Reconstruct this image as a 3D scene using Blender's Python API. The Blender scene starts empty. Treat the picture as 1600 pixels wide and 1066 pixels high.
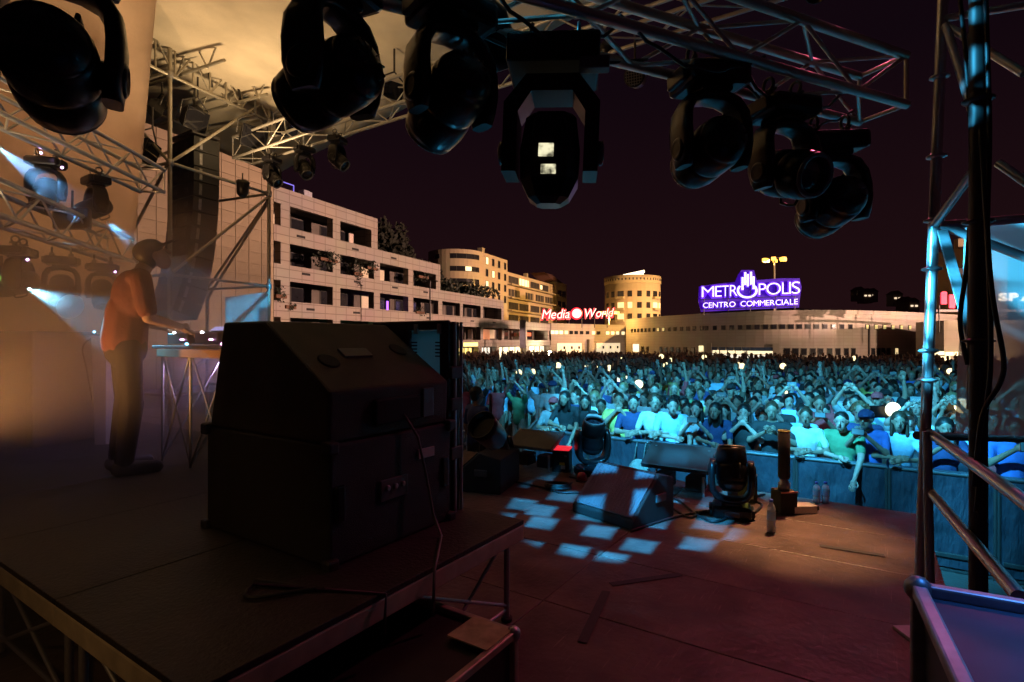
import bpy, bmesh, math, random
from mathutils import Vector, Matrix, Quaternion
R = random.Random(7)
PI = math.pi
S = bpy.context.scene
COL = S.collection

# ------------------------------------------------------------------ camera, sky, exposure
F = 850.0                      # focal length in photograph pixels (1600 wide)
CZ = 2.67                      # camera height over the plaza
cam = bpy.data.cameras.new('camera'); cam.lens = F / 1600 * 36; cam.sensor_width = 36
cam.clip_start = 0.05; cam.clip_end = 3000
camo = bpy.data.objects.new('camera', cam); COL.objects.link(camo)
camo.location = (0, 0, CZ); camo.rotation_euler = (PI / 2, 0, 0)
S.camera = camo
wd = bpy.data.worlds.new('World'); S.world = wd; wd.use_nodes = True
wn = wd.node_tree.nodes; wn['Background'].inputs[0].default_value = (0.0075, 0.0028, 0.0052, 1)
wt = wd.node_tree; tcw = wn.new('ShaderNodeTexCoord'); sxw = wn.new('ShaderNodeSeparateXYZ'); wt.links.new(tcw.outputs['Generated'], sxw.inputs[0])
crw = wn.new('ShaderNodeValToRGB'); wt.links.new(sxw.outputs[2], crw.inputs[0])
crw.color_ramp.elements[0].position = 0.0; crw.color_ramp.elements[0].color = (.0165, .0052, .0062, 1)
crw.color_ramp.elements[1].position = .42; crw.color_ramp.elements[1].color = (.0058, .0022, .0046, 1)
wt.links.new(crw.outputs[0], wn['Background'].inputs[0])
wn['Background'].inputs[1].default_value = 0.9
S.view_settings.view_transform = 'Standard'; S.view_settings.look = 'None'
S.view_settings.exposure = 0; S.view_settings.gamma = 1
S.render.engine = 'CYCLES'
S.cycles.use_denoising = True
S.cycles.max_bounces = 5; S.cycles.diffuse_bounces = 2; S.cycles.glossy_bounces = 2
S.cycles.transparent_max_bounces = 12; S.cycles.volume_bounces = 0
S.cycles.sample_clamp_indirect = 3.0; S.cycles.sample_clamp_direct = 0
S.cycles.caustics_reflective = False; S.cycles.caustics_refractive = False

# ------------------------------------------------------------------ frames of reference
ST = CZ - 1.52                 # stage deck
RT = CZ - 0.98                 # DJ riser deck
N0 = Vector((-.898, 1.51, 0)); D1 = Vector((.549, .836, 0)).normalized(); D2 = Vector((-D1.y, D1.x, 0))
ANG = math.atan2(D1.y, D1.x)
def W(u, v, Y): return Vector(((u - 800) / F * Y, Y, CZ + (533 - v) / F * Y))
def G(u, v, z):                # point at height z seen at pixel u, v
    return W(u, v, (CZ - z) * F / (v - 533))
def SD(a, b, z=0): return N0 + D1 * a + D2 * b + Vector((0, 0, z))

# ------------------------------------------------------------------ materials
MATS = {}
def mat(name, col, rough=.6, metal=0.0, var=.15, scale=8.0, bump=0.0, bscale=60.0, emit=None, estr=0.0, spec=.5):
    if name in MATS: return MATS[name]
    m = bpy.data.materials.new(name); m.use_nodes = True; nt = m.node_tree; b = nt.nodes['Principled BSDF']
    tc = nt.nodes.new('ShaderNodeTexCoord')
    nz = nt.nodes.new('ShaderNodeTexNoise'); nz.inputs['Scale'].default_value = scale; nz.inputs['Detail'].default_value = 5
    nt.links.new(tc.outputs['Object'], nz.inputs['Vector'])
    rp = nt.nodes.new('ShaderNodeValToRGB')
    rp.color_ramp.elements[0].position = .3; rp.color_ramp.elements[1].position = .7
    rp.color_ramp.elements[0].color = tuple(c * (1 - var) for c in col) + (1,)
    rp.color_ramp.elements[1].color = tuple(min(1, c * (1 + var)) for c in col) + (1,)
    nt.links.new(nz.outputs['Fac'], rp.inputs[0]); nt.links.new(rp.outputs[0], b.inputs['Base Color'])
    b.inputs['Roughness'].default_value = rough; b.inputs['Metallic'].default_value = metal
    b.inputs['Specular IOR Level'].default_value = spec
    if bump:
        n2 = nt.nodes.new('ShaderNodeTexNoise'); n2.inputs['Scale'].default_value = bscale
        nt.links.new(tc.outputs['Object'], n2.inputs['Vector'])
        bp = nt.nodes.new('ShaderNodeBump'); bp.inputs['Strength'].default_value = bump; bp.inputs['Distance'].default_value = .02
        nt.links.new(n2.outputs['Fac'], bp.inputs['Height']); nt.links.new(bp.outputs[0], b.inputs['Normal'])
    if emit:
        b.inputs['Emission Color'].default_value = tuple(emit) + (1,); b.inputs['Emission Strength'].default_value = estr
    MATS[name] = m; return m
def volmat(name, col, dens, aniso=.3):
    m = bpy.data.materials.new(name); m.use_nodes = True; nt = m.node_tree; nt.nodes.remove(nt.nodes['Principled BSDF'])
    v = nt.nodes.new('ShaderNodeVolumePrincipled'); v.inputs['Color'].default_value = tuple(col) + (1,)
    v.inputs['Density'].default_value = dens; v.inputs['Anisotropy'].default_value = aniso
    nt.links.new(v.outputs[0], nt.nodes['Material Output'].inputs['Volume']); return m
black = mat('black_plastic', (.008, .007, .008), .3, 0, .2, 30, spec=.3)
blackm = mat('black_matte', (.016, .014, .014), .75, 0, .25, 20, .2, 200)
blackbox = mat('black_cabinet_paint', (.012, .009, .009), .55, 0, .25, 12, .5, 260)
alu = mat('aluminium_tube', (.62, .60, .57), .34, .9, .12, 9)
aluw = mat('weathered_aluminium', (.42, .40, .37), .5, .55, .2, 14)
steel = mat('galvanised_steel', (.40, .40, .41), .42, .75, .25, 22)
darksteel = mat('dark_steel', (.07, .065, .065), .5, .6, .25, 15)
rubber = mat('black_rubber_cable', (.012, .012, .013), .5, 0, .1, 8)
glassd = mat('dark_glass', (.012, .012, .016), .06, 0, .1, 3)
lensm = mat('lens_glass', (.03, .03, .045), .04, 0, .1, 3, spec=.9)
plast = mat('grey_plastic', (.10, .10, .105), .4, 0, .15, 12)

# ------------------------------------------------------------------ geometry helpers
OFF = {}
def tag(o, label=None, cat=None, group=None, kind=None):
    if label: o['label'] = label
    if cat: o['category'] = cat
    if group: o['group'] = group
    if kind: o['kind'] = kind
    return o
def thing(name, label, cat, loc=(0, 0, 0), group=None, rotz=0.0, local=False):
    o = bpy.data.objects.new(name, None); COL.objects.link(o); o.empty_display_size = .1
    o.location = loc; o.rotation_euler = (0, 0, rotz)
    OFF[o.name] = Vector((0, 0, 0)) if local else Vector(loc)
    return tag(o, label, cat, group)
def off(parent):
    if parent is None: return Vector((0, 0, 0))
    return OFF.get(parent.name, Vector((0, 0, 0)))
def link(name, me, m, parent=None):
    o = bpy.data.objects.new(name, me); COL.objects.link(o)
    if m is not None:
        if len(me.materials) == 0: me.materials.append(m)
        elif me.materials[0] is not m:
            o.material_slots[0].link = 'OBJECT'; o.material_slots[0].material = m
    if parent is not None:
        o.parent = parent; OFF[o.name] = off(parent)
    return o
def frame(d, up=(0, 0, 1)):
    d = Vector(d).normalized(); a = d.cross(Vector(up))
    if a.length < 1e-4: a = d.cross(Vector((1, 0, 0)))
    a.normalize(); b = a.cross(d); return a, b, d
class MB:
    def __init__(s): s.v = []; s.f = []; s.sm = []
    def add(s, vs, fs, smooth=False):
        k = len(s.v); s.v += [Vector(p) for p in vs]; s.f += [tuple(i + k for i in f) for f in fs]; s.sm += [smooth] * len(fs); return s
    def box(s, c, size, ax=None, bev=0.0):
        c = Vector(c); x, y, z = ax if ax else (Vector((1, 0, 0)), Vector((0, 1, 0)), Vector((0, 0, 1)))
        hx, hy, hz = size[0] / 2, size[1] / 2, size[2] / 2
        if bev <= 0:
            vs = [c + x * i * hx + y * j * hy + z * k * hz for i in (-1, 1) for j in (-1, 1) for k in (-1, 1)]
            return s.add(vs, [(0, 1, 3, 2), (4, 6, 7, 5), (0, 4, 5, 1), (2, 3, 7, 6), (0, 2, 6, 4), (1, 5, 7, 3)])
        b = min(bev, hx * .9, hy * .9, hz * .9)
        bm = bmesh.new(); bmesh.ops.create_cube(bm, size=1)
        for v in bm.verts: v.co = Vector((v.co.x * hx * 2, v.co.y * hy * 2, v.co.z * hz * 2))
        bmesh.ops.bevel(bm, geom=bm.edges[:], offset=b, segments=2, affect='EDGES', profile=.5)
        bm.verts.index_update()
        vs = [c + x * v.co.x + y * v.co.y + z * v.co.z for v in bm.verts]; fs = [tuple(v.index for v in f.verts) for f in bm.faces]
        bm.free(); return s.add(vs, fs)
    def loft(s, rings, cap=True, smooth=True, closed=False):
        k = len(s.v); n = len(rings[0])
        for r in rings: s.v += [Vector(p) for p in r]
        for i in range(len(rings) - (0 if closed else 1)):
            i2 = (i + 1) % len(rings)
            for j in range(n):
                j2 = (j + 1) % n
                s.f.append((k + i * n + j, k + i * n + j2, k + i2 * n + j2, k + i2 * n + j)); s.sm.append(smooth)
        if cap and not closed:
            s.f.append(tuple(k + j for j in reversed(range(n)))); s.sm.append(False)
            q = k + (len(rings) - 1) * n
            s.f.append(tuple(q + j for j in range(n))); s.sm.append(False)
        return s
    def tube(s, p, q, r, r2=None, n=10):
        p = Vector(p); q = Vector(q); a, b, d = frame(q - p); r2 = r if r2 is None else r2
        ring = lambda c, rr: [c + (a * math.cos(2 * PI * j / n) + b * math.sin(2 * PI * j / n)) * rr for j in range(n)]
        return s.loft([ring(p, r), ring(q, r2)])
    def path(s, pts, r, n=8, closed=False):
        pts = [Vector(p) for p in pts]; rings = []; up = None
        for i, p in enumerate(pts):
            if closed: d = pts[(i + 1) % len(pts)] - pts[i - 1]
            else: d = pts[min(i + 1, len(pts) - 1)] - pts[max(i - 1, 0)]
            a, b, d = frame(d, up if up is not None else (0, 0, 1)); up = b
            rr = r[i] if isinstance(r, (list, tuple)) else r
            rings.append([p + (a * math.cos(2 * PI * j / n) + b * math.sin(2 * PI * j / n)) * rr for j in range(n)])
        return s.loft(rings, closed=closed)
    def lathe(s, c, axis, prof, n=24, cap=True):
        c = Vector(c); a, b, d = frame(axis)
        return s.loft([[c + d * h + (a * math.cos(2 * PI * j / n) + b * math.sin(2 * PI * j / n)) * max(r, 1e-4) for j in range(n)] for r, h in prof], cap)
    def prism(s, poly, ext, smooth=False):
        poly = [Vector(p) for p in poly]; ext = Vector(ext)
        return s.loft([poly, [p + ext for p in poly]], True, smooth)
    def ell(s, c, rad, nu=12, nv=8, ax=None):
        c = Vector(c); x, y, z = ax if ax else (Vector((1, 0, 0)), Vector((0, 1, 0)), Vector((0, 0, 1)))
        rings = []
        for i in range(nv + 1):
            t = -PI / 2 + PI * min(max(i / nv, .02), .98)
            rings.append([c + x * rad[0] * math.cos(t) * math.cos(2 * PI * j / nu) + y * rad[1] * math.cos(t) * math.sin(2 * PI * j / nu) + z * rad[2] * math.sin(t) for j in range(nu)])
        return s.loft(rings)
    def cap(s, p, q, r1, r2, n=10):        # tapered capsule
        p = Vector(p); q = Vector(q); a, b, d = frame(q - p); L = (q - p).length; rings = []
        prof = [(math.sin(t) * r1, -math.cos(t) * r1) for t in (.15, .6, 1.1, 1.57)] + [(math.sin(t) * r2, L + math.cos(t) * r2) for t in (1.57, 1.1, .6, .15)]
        return s.loft([[p + d * h + (a * math.cos(2 * PI * j / n) + b * math.sin(2 * PI * j / n)) * rr for j in range(n)] for rr, h in prof])
    def mesh(s, name, o=Vector((0, 0, 0))):
        me = bpy.data.meshes.new(name)
        me.from_pydata([tuple(p - o) for p in s.v], [], s.f)
        me.polygons.foreach_set('use_smooth', s.sm)
        me.update(); return me
    def fix(s, me):
        bm = bmesh.new(); bm.from_mesh(me); bmesh.ops.recalc_face_normals(bm, faces=bm.faces[:]); bm.to_mesh(me); bm.free(); return me
    def build(s, name, m, parent=None):
        return link(name, s.fix(s.mesh(name, off(parent))), m, parent)
_unit = {}
def unit(kind, m):
    k = (kind, m.name)
    if k not in _unit:
        b = MB()
        if kind == 'rod': b.tube((0, 0, 0), (0, 0, 1), 1, n=12)
        else: b.box((0, 0, 0), (1, 1, 1))
        me = b.fix(b.mesh(kind)); me.materials.append(m); _unit[k] = me
    return _unit[k]
def rod(name, p, q, r, m, parent=None):
    p = Vector(p); q = Vector(q); o = link(name, unit('rod', m), None, parent)
    o.location = p - off(parent); o.rotation_mode = 'QUATERNION'
    o.rotation_quaternion = Vector((0, 0, 1)).rotation_difference((q - p).normalized())
    o.scale = (r, r, (q - p).length); return o
def slab(name, c, size, m, parent=None, rz=0.0, rot=None):
    o = link(name, unit('box', m), None, parent); o.location = Vector(c) - off(parent); o.scale = size
    o.rotation_euler = rot if rot else (0, 0, rz); return o
def copy_tree(o, parent=None):
    c = o.copy(); COL.objects.link(c); c.parent = parent
    for ch in list(o.children): copy_tree(ch, c)
    return c
def spot(name, loc, target, power, col, angle, blend=.3, size=.05, parent=None, gobo=None, cutoff=None):
    l = bpy.data.lights.new(name, 'SPOT'); l.energy = power; l.color = col; l.spot_size = math.radians(angle); l.spot_blend = blend
    l.shadow_soft_size = size
    o = bpy.data.objects.new(name, l); COL.objects.link(o)
    d = Vector(target) - Vector(loc); o.location = Vector(loc)
    o.rotation_euler = d.to_track_quat('-Z', 'Y').to_euler()
    if cutoff is not None:          # added cut-off: light dimmed below a line
        l.use_nodes = True; nt = l.node_tree; em = nt.nodes['Emission']
        tc = nt.nodes.new('ShaderNodeTexCoord'); sx = nt.nodes.new('ShaderNodeSeparateXYZ'); nt.links.new(tc.outputs['Normal'], sx.inputs[0])
        dy = nt.nodes.new('ShaderNodeMath'); dy.operation = 'DIVIDE'; nt.links.new(sx.outputs[1], dy.inputs[0]); nt.links.new(sx.outputs[2], dy.inputs[1])
        ng = nt.nodes.new('ShaderNodeMath'); ng.operation = 'MULTIPLY'; ng.inputs[1].default_value = -1; nt.links.new(dy.outputs[0], ng.inputs[0])
        mr = nt.nodes.new('ShaderNodeMapRange'); mr.inputs[1].default_value = cutoff - .018; mr.inputs[2].default_value = cutoff + .012; mr.inputs[3].default_value = .06; mr.inputs[4].default_value = 1
        nt.links.new(ng.outputs[0], mr.inputs[0]); nt.links.new(mr.outputs[0], em.inputs['Strength'])
    if gobo:
        l.use_nodes = True; nt = l.node_tree; em = nt.nodes['Emission']
        tc = nt.nodes.new('ShaderNodeTexCoord'); sx = nt.nodes.new('ShaderNodeSeparateXYZ'); nt.links.new(tc.outputs['Normal'], sx.inputs[0])
        dx = nt.nodes.new('ShaderNodeMath'); dx.operation = 'DIVIDE'; dy = nt.nodes.new('ShaderNodeMath'); dy.operation = 'DIVIDE'
        nt.links.new(sx.outputs[0], dx.inputs[0]); nt.links.new(sx.outputs[2], dx.inputs[1])
        nt.links.new(sx.outputs[1], dy.inputs[0]); nt.links.new(sx.outputs[2], dy.inputs[1])
        cx = nt.nodes.new('ShaderNodeCombineXYZ'); nt.links.new(dx.outputs[0], cx.inputs[0]); nt.links.new(dy.outputs[0], cx.inputs[1])
        vo = nt.nodes.new('ShaderNodeTexVoronoi'); vo.voronoi_dimensions = '2D'; vo.distance = gobo[2]; vo.inputs['Scale'].default_value = gobo[0]
        vo.inputs['Randomness'].default_value = gobo[3]
        nt.links.new(cx.outputs[0], vo.inputs['Vector'])
        mr = nt.nodes.new('ShaderNodeMapRange'); mr.inputs[1].default_value = gobo[1] + .06; mr.inputs[2].default_value = gobo[1] - .06
        mr.inputs[3].default_value = gobo[4]; mr.inputs[4].default_value = 1
        nt.links.new(vo.outputs['Distance'], mr.inputs[0]); nt.links.new(mr.outputs[0], em.inputs['Strength'])
    if parent is not None:
        o.parent = parent; o.location = Vector(loc) - off(parent)
    return o
def remesh(mb, voxel, it=3):
    me = mb.fix(mb.mesh('tmp')); o = bpy.data.objects.new('tmp', me); COL.objects.link(o)
    m = o.modifiers.new('r', 'REMESH'); m.mode = 'VOXEL'; m.voxel_size = voxel; m.use_smooth_shade = True
    if it:
        sm = o.modifiers.new('s', 'SMOOTH'); sm.factor = .5; sm.iterations = it
    dg = bpy.context.evaluated_depsgraph_get(); dg.update()
    r = bpy.data.meshes.new_from_object(o.evaluated_get(dg)); bpy.data.objects.remove(o); return r
def glyph(ch, depth, bold=0.0):
    cu = bpy.data.curves.new('g', 'FONT'); cu.body = ch; cu.extrude = depth; cu.offset = bold; cu.resolution_u = 4
    o = bpy.data.objects.new('g', cu); COL.objects.link(o)
    dg = bpy.context.evaluated_depsgraph_get(); dg.update()
    me = bpy.data.meshes.new_from_object(o.evaluated_get(dg)); bpy.data.objects.remove(o); return me
_gl = {}
def letters(text, left, right, h0, h1, fill, mats, parent, depth=.12, bold=.02, slant=0.0, up=Vector((0, 0, 1)), name='letter'):
    """stand a row of letters between two world points (baseline left/right)"""
    left = Vector(left); right = Vector(right); e = (right - left); L = e.length; e.normalize(); nrm = e.cross(up)
    ms = []
    for c in text:
        if c == ' ': ms.append(None); continue
        k = (c, bold)
        if k not in _gl: _gl[k] = glyph(c, .5, bold)
        ms.append(_gl[k])
    ws = []
    for me in ms:
        if me is None: ws.append(.42); continue
        xs = [v.co.x for v in me.vertices]; ws.append(max(xs) - min(xs))
    gap = .085; tot = sum(ws) + gap * (len(ws) - 1); x = 0; out = []
    for me, w in zip(ms, ws):
        if me is not None:
            x0 = min(v.co.x for v in me.vertices); k = L / tot; f = (x + w / 2) / tot; h = (h0 + (h1 - h0) * f) / .72
            nm = me.copy()
            for v in nm.vertices:
                px = (x + v.co.x - x0) * k + v.co.y * h * slant; pz = v.co.y * h
                v.co = left + e * px + up * pz + nrm * (v.co.z * depth) - off(parent)
            nm.update(); nm.materials.clear()
            for m_ in mats: nm.materials.append(m_)
            for p in nm.polygons: p.material_index = 0 if abs(p.normal.dot(nrm)) > .5 else len(mats) - 1
            out.append(link(name, nm, None, parent))
        x += w + gap
    return out

# ================================================================== SETTING
def brickmat(name, c1, c2, mortar, bw, bh, ms=.02, rough=.8):
    m = bpy.data.materials.new(name); m.use_nodes = True; nt = m.node_tree; b = nt.nodes['Principled BSDF']
    tc = nt.nodes.new('ShaderNodeTexCoord'); br = nt.nodes.new('ShaderNodeTexBrick')
    nt.links.new(tc.outputs['UV'], br.inputs['Vector'])
    br.offset = 0; br.inputs['Scale'].default_value = 1; br.inputs['Brick Width'].default_value = bw; br.inputs['Row Height'].default_value = bh
    br.inputs['Mortar Size'].default_value = ms; br.inputs['Color1'].default_value = c1 + (1,); br.inputs['Color2'].default_value = c2 + (1,); br.inputs['Mortar'].default_value = mortar + (1,)
    nz = nt.nodes.new('ShaderNodeTexNoise'); nz.inputs['Scale'].default_value = .35; nz.inputs['Detail'].default_value = 6
    nt.links.new(tc.outputs['UV'], nz.inputs['Vector'])
    mx = nt.nodes.new('ShaderNodeMix'); mx.data_type = 'RGBA'; mx.blend_type = 'MULTIPLY'; mx.inputs[0].default_value = .5
    nt.links.new(br.outputs['Color'], mx.inputs[6]); nt.links.new(nz.outputs['Color'], mx.inputs[7])
    mx2 = nt.nodes.new('ShaderNodeMix'); mx2.data_type = 'RGBA'; mx2.inputs[0].default_value = .55
    nt.links.new(br.outputs['Color'], mx2.inputs[6]); nt.links.new(mx.outputs[2], mx2.inputs[7])
    nt.links.new(mx2.outputs[2], b.inputs['Base Color']); b.inputs['Roughness'].default_value = rough
    bp = nt.nodes.new('ShaderNodeBump'); bp.inputs['Strength'].default_value = .5; bp.inputs['Distance'].default_value = .02
    iv = nt.nodes.new('ShaderNodeMath'); iv.operation = 'SUBTRACT'; iv.inputs[0].default_value = 1; nt.links.new(br.outputs['Fac'], iv.inputs[1])
    nt.links.new(iv.outputs[0], bp.inputs['Height']); nt.links.new(bp.outputs[0], b.inputs['Normal'])
    return m
def uvbox(o):                   # metres as UV on upright faces
    me = o.data; uv = me.uv_layers.new(name='UVMap')
    for p in me.polygons:
        n = p.normal; ax = Vector((-n.y, n.x, 0))
        if ax.length < .3: ax = Vector((1, 0, 0)); ay = Vector((0, 1, 0))
        else: ax.normalize(); ay = Vector((0, 0, 1))
        for li in p.loop_indices:
            c = me.vertices[me.loops[li].vertex_index].co; uv.data[li].uv = (c.dot(ax), c.dot(ay))
    return o

paving = mat('plaza_asphalt', (.06, .055, .052), .85, 0, .25, .6, .4, 30)
g = MB(); g.add([(-600, -60, 0), (600, -60, 0), (600, 900, 0), (-600, 900, 0)], [(0, 1, 2, 3)])
tag(g.build('plaza_ground', paving), kind='structure')
hillm = mat('night_hill', (.03, .035, .025), .95, 0, .4, .05)
h = MB(); rows = []
for j in range(7):
    row = []
    for i in range(41):
        x = -260 + i * 16; y = 210 + j * 55
        z = (j / 6) ** .8 * (16 + 13 * math.sin(i * .21 + 1.0) + 9 * math.sin(i * .47) + 4 * math.sin(i * 1.3)) + (-.5 if j == 0 else 0)
        row.append((x, y, z))
    rows.append(row)
vs = [p for r in rows for p in r]; fs = [(j * 41 + i, j * 41 + i + 1, (j + 1) * 41 + i + 1, (j + 1) * 41 + i) for j in range(6) for i in range(40)]
h.add(vs, fs, True); hill = h.build('hills', hillm); tag(hill, kind='structure')

# ---- stage deck: phenolic plywood sheets with dark joints
deckm = mat('stage_plywood', (.115, .08, .07), .42, 0, .45, 2.6, .35, 22)
stagem = mat('stage_frame_black', (.012, .011, .011), .8)
fb = MB()
a0, a1, b0, b1 = -4.0, 5.2, -1.98, 11.0
fb.prism([SD(a0, b0, ST - .12), SD(a1, b0, ST - .12), SD(a1, b1, ST - .12), SD(a0, b1, ST - .12)], (0, 0, .09))
stage = fb.build('stage_floor', stagem); tag(stage, kind='structure')
px = MB(); px.box((0, 0, 0), (.793, 1.993, .03), bev=.004); panel_me = px.fix(px.mesh('deck_panel')); panel_me.materials.append(deckm)
na = int((a1 - a0) / .8); 
for i in range(na + 1):
    for j in range(7):
        ca = a1 - .4 - i * .8; cb = b0 + 1.0 + j * 2.0 - (0 if i % 2 else 0)
        if ca < a0: continue
        o = link('deck_panel', panel_me, None, stage); p = SD(ca, cb, ST - .015 - R.random() * .003)
        o.location = p; o.rotation_euler = (0, 0, ANG)
sk = MB(); sk.prism([SD(a1 - .03, b0, .0), SD(a1 - .03, b1, 0), SD(a1 - .03, b1, ST - .12), SD(a1 - .03, b0, ST - .12)], D1 * .02)
o = sk.build('stage_skirt', mat('black_cloth', (.012, .012, .014), .9, 0, .3, 20)); tag(o, kind='structure')
sk = MB(); sk.prism([SD(a0, b0 + .03, .0), SD(a1, b0 + .03, 0), SD(a1, b0 + .03, ST - .12), SD(a0, b0 + .03, ST - .12)], -D2 * .02)
o = sk.build('stage_skirt', MATS['black_cloth']); tag(o, kind='structure')

def worn(m):                    # scratches and rubbed patches on the plywood
    nt = m.node_tree; b = nt.nodes['Principled BSDF']; old = b.inputs['Base Color'].links[0].from_socket
    tc = nt.nodes.new('ShaderNodeTexCoord'); mp_ = nt.nodes.new('ShaderNodeMapping'); mp_.inputs['Scale'].default_value = (1.5, 28, 1); mp_.inputs['Rotation'].default_value = (0, 0, .5)
    nt.links.new(tc.outputs['Object'], mp_.inputs[0]); nz = nt.nodes.new('ShaderNodeTexNoise'); nz.inputs['Scale'].default_value = 3; nz.inputs['Detail'].default_value = 8; nt.links.new(mp_.outputs[0], nz.inputs['Vector'])
    rp = nt.nodes.new('ShaderNodeMapRange'); rp.inputs[1].default_value = .62; rp.inputs[2].default_value = .75; nt.links.new(nz.outputs['Fac'], rp.inputs[0])
    mx = nt.nodes.new('ShaderNodeMix'); mx.data_type = 'RGBA'; mx.inputs[7].default_value = (.24, .19, .16, 1); nt.links.new(rp.outputs[0], mx.inputs[0]); nt.links.new(old, mx.inputs[6]); nt.links.new(mx.outputs[2], b.inputs['Base Color'])
    n3 = nt.nodes.new('ShaderNodeTexNoise'); n3.inputs['Scale'].default_value = 4; n3.inputs['Detail'].default_value = 6; nt.links.new(tc.outputs['Object'], n3.inputs['Vector'])
    r3 = nt.nodes.new('ShaderNodeMapRange'); r3.inputs[3].default_value = .28; r3.inputs[4].default_value = .62; nt.links.new(n3.outputs['Fac'], r3.inputs[0]); nt.links.new(r3.outputs[0], b.inputs['Roughness'])
worn(deckm)
tapem = mat('gaffer_tape', (.03, .03, .032), .6, 0, .2, 20); tapew = mat('pale_tape', (.4, .38, .34), .6, 0, .2, 20)
for i_, (u, v, L, w_, rz, m_, lab) in enumerate(((1010, 905, .5, .05, .3, tapem, 'long black tape strip on the stage below the light patches'), (1330, 860, .4, .05, -.5, tapem, 'black tape strip near the stage right edge'), (930, 960, .6, .05, 1.2, tapem, 'black tape strip beside the low case'))):
    b = MB(); c = G(u, v, ST + .004); a_ = Vector((math.cos(rz), math.sin(rz), 0)); b.box(c, (L, w_, .002), (a_, Vector((-a_.y, a_.x, 0)), Vector((0, 0, 1)))); tag(b.build('tape_strip', m_), lab, 'tape', 'tape strips on the stage')

# ---- canopy over the stage and the wing cloth at stage left
tarp = mat('canopy_fabric', (.62, .55, .44), .8, 0, .14, 1.6, .12, 30)
def sheet(name, P, nu, nv, m, kind=None, thick=.006, wob=.0, label=None, cat=None):
    b = MB(); pts = []
    for i in range(nu + 1):
        for j in range(nv + 1):
            s, t = i / nu, j / nv
            p = P[0] * (1 - s) * (1 - t) + P[1] * s * (1 - t) + P[2] * s * t + P[3] * (1 - s) * t
            n = (P[1] - P[0]).cross(P[3] - P[0]).normalized()
            p = p + n * wob * (math.sin(s * 9 + t * 3) * .5 + math.sin(t * 13 + s * 5) * .35 + math.sin(s * 23 + t * 17) * .15)
            pts.append(p)
    b.add(pts, [(i * (nv + 1) + j, (i + 1) * (nv + 1) + j, (i + 1) * (nv + 1) + j + 1, i * (nv + 1) + j + 1) for i in range(nu) for j in range(nv)], True)
    o = b.build(name, m); sd = o.modifiers.new('thick', 'SOLIDIFY'); sd.thickness = thick
    return tag(o, label, cat, None, kind)
cz = CZ + 4.42
E0 = Vector((4.5, 3.95, cz)); E1 = Vector((-6.3, 14.55, cz + .05))
back = -D1 * 11.5
sheet('stage_canopy', [E0, E1, E1 + back + Vector((0, 0, 1.1)), E0 + back + Vector((0, 0, 1.1))], 44, 30, tarp, None, wob=.07,
      label='beige fabric canopy roof stretched over the stage', cat='canopy')
wingm = mat('wing_cloth', (.60, .46, .36), .85, 0, .18, 1.3, .2, 18)
A = W(180, 533, 7.7); B = W(-260, 533, 6.6)
wz0, wz1 = ST, CZ + 5.2
P = [Vector((A.x, A.y, wz0)), Vector((A.x + .55, A.y + .1, wz1)), Vector((B.x, B.y, wz1)), Vector((B.x, B.y, wz0))]
sheet('side_cloth', P, 24, 30, wingm, None, wob=.05, label='tall tan cloth wall closing the stage left side', cat='cloth wall')

# ================================================================== TRUSSES
def truss(label, p, q, w, h, r, m, step, group=None, name='lighting_truss', up=Vector((0, 0, 1))):
    """box truss; p, q = ends of the lower centre line"""
    p = Vector(p); q = Vector(q); e = (q - p).normalized(); side = e.cross(up).normalized(); L = (q - p).length
    t = thing(name, label, 'truss', (p + q) / 2, group)
    C = [side * (-w / 2), side * (w / 2), side * (w / 2) + up * h, side * (-w / 2) + up * h]
    for c in C: rod('chord', p + c, q + c, r, m, t)
    n = max(2, round(L / step)); rb = r * .42
    for k in range(4):
        c0, c1 = C[k], C[(k + 1) % 4]
        for i in range(n):
            s0 = p + e * (L * i / n); s1 = p + e * (L * (i + 1) / n)
            if (i + k) % 2: rod('brace', s0 + c0, s1 + c1, rb, m, t)
            else: rod('brace', s0 + c1, s1 + c0, rb, m, t)
    for s_ in (p, q):
        for k in range(4): rod('end_frame', s_ + C[k], s_ + C[(k + 1) % 4], rb * 1.2, m, t)
    return t
brownalu = mat('bronze_lit_truss_aluminium', (.55, .50, .44), .38, .85, .15, 12)
TZ = CZ + 1.35
e66 = Vector((.914, .406, 0)).normalized(); n66 = Vector((-e66.y, e66.x, 0))
def TB(a, n=2.06, z=0): return e66 * a + n66 * n + Vector((0, 0, TZ + z))
truss('heavy near lighting truss carrying the row of big moving heads', TB(-2.2), TB(3.32), .27, .28, .025, brownalu, .42)
truss('long front roof truss running from the far left over the crowd side', SD(5.2, 8.6, CZ + 3.50), SD(5.2, -2.2, CZ + 3.50), .40, .40, .025, aluw, .55)
truss('upper of the two side trusses at the left with blue lamps', W(238, 300, 7.0), Vector((-4.29, 2.6, W(238, 300, 7.0).z)), .29, .29, .024, alu, .34)
truss('lower of the two side trusses at the left above the green glow', W(188, 408, 7.0), Vector((-3.9, 2.7, W(188, 408, 7.0).z + .02)), .29, .29, .024, alu, .34)

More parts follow.
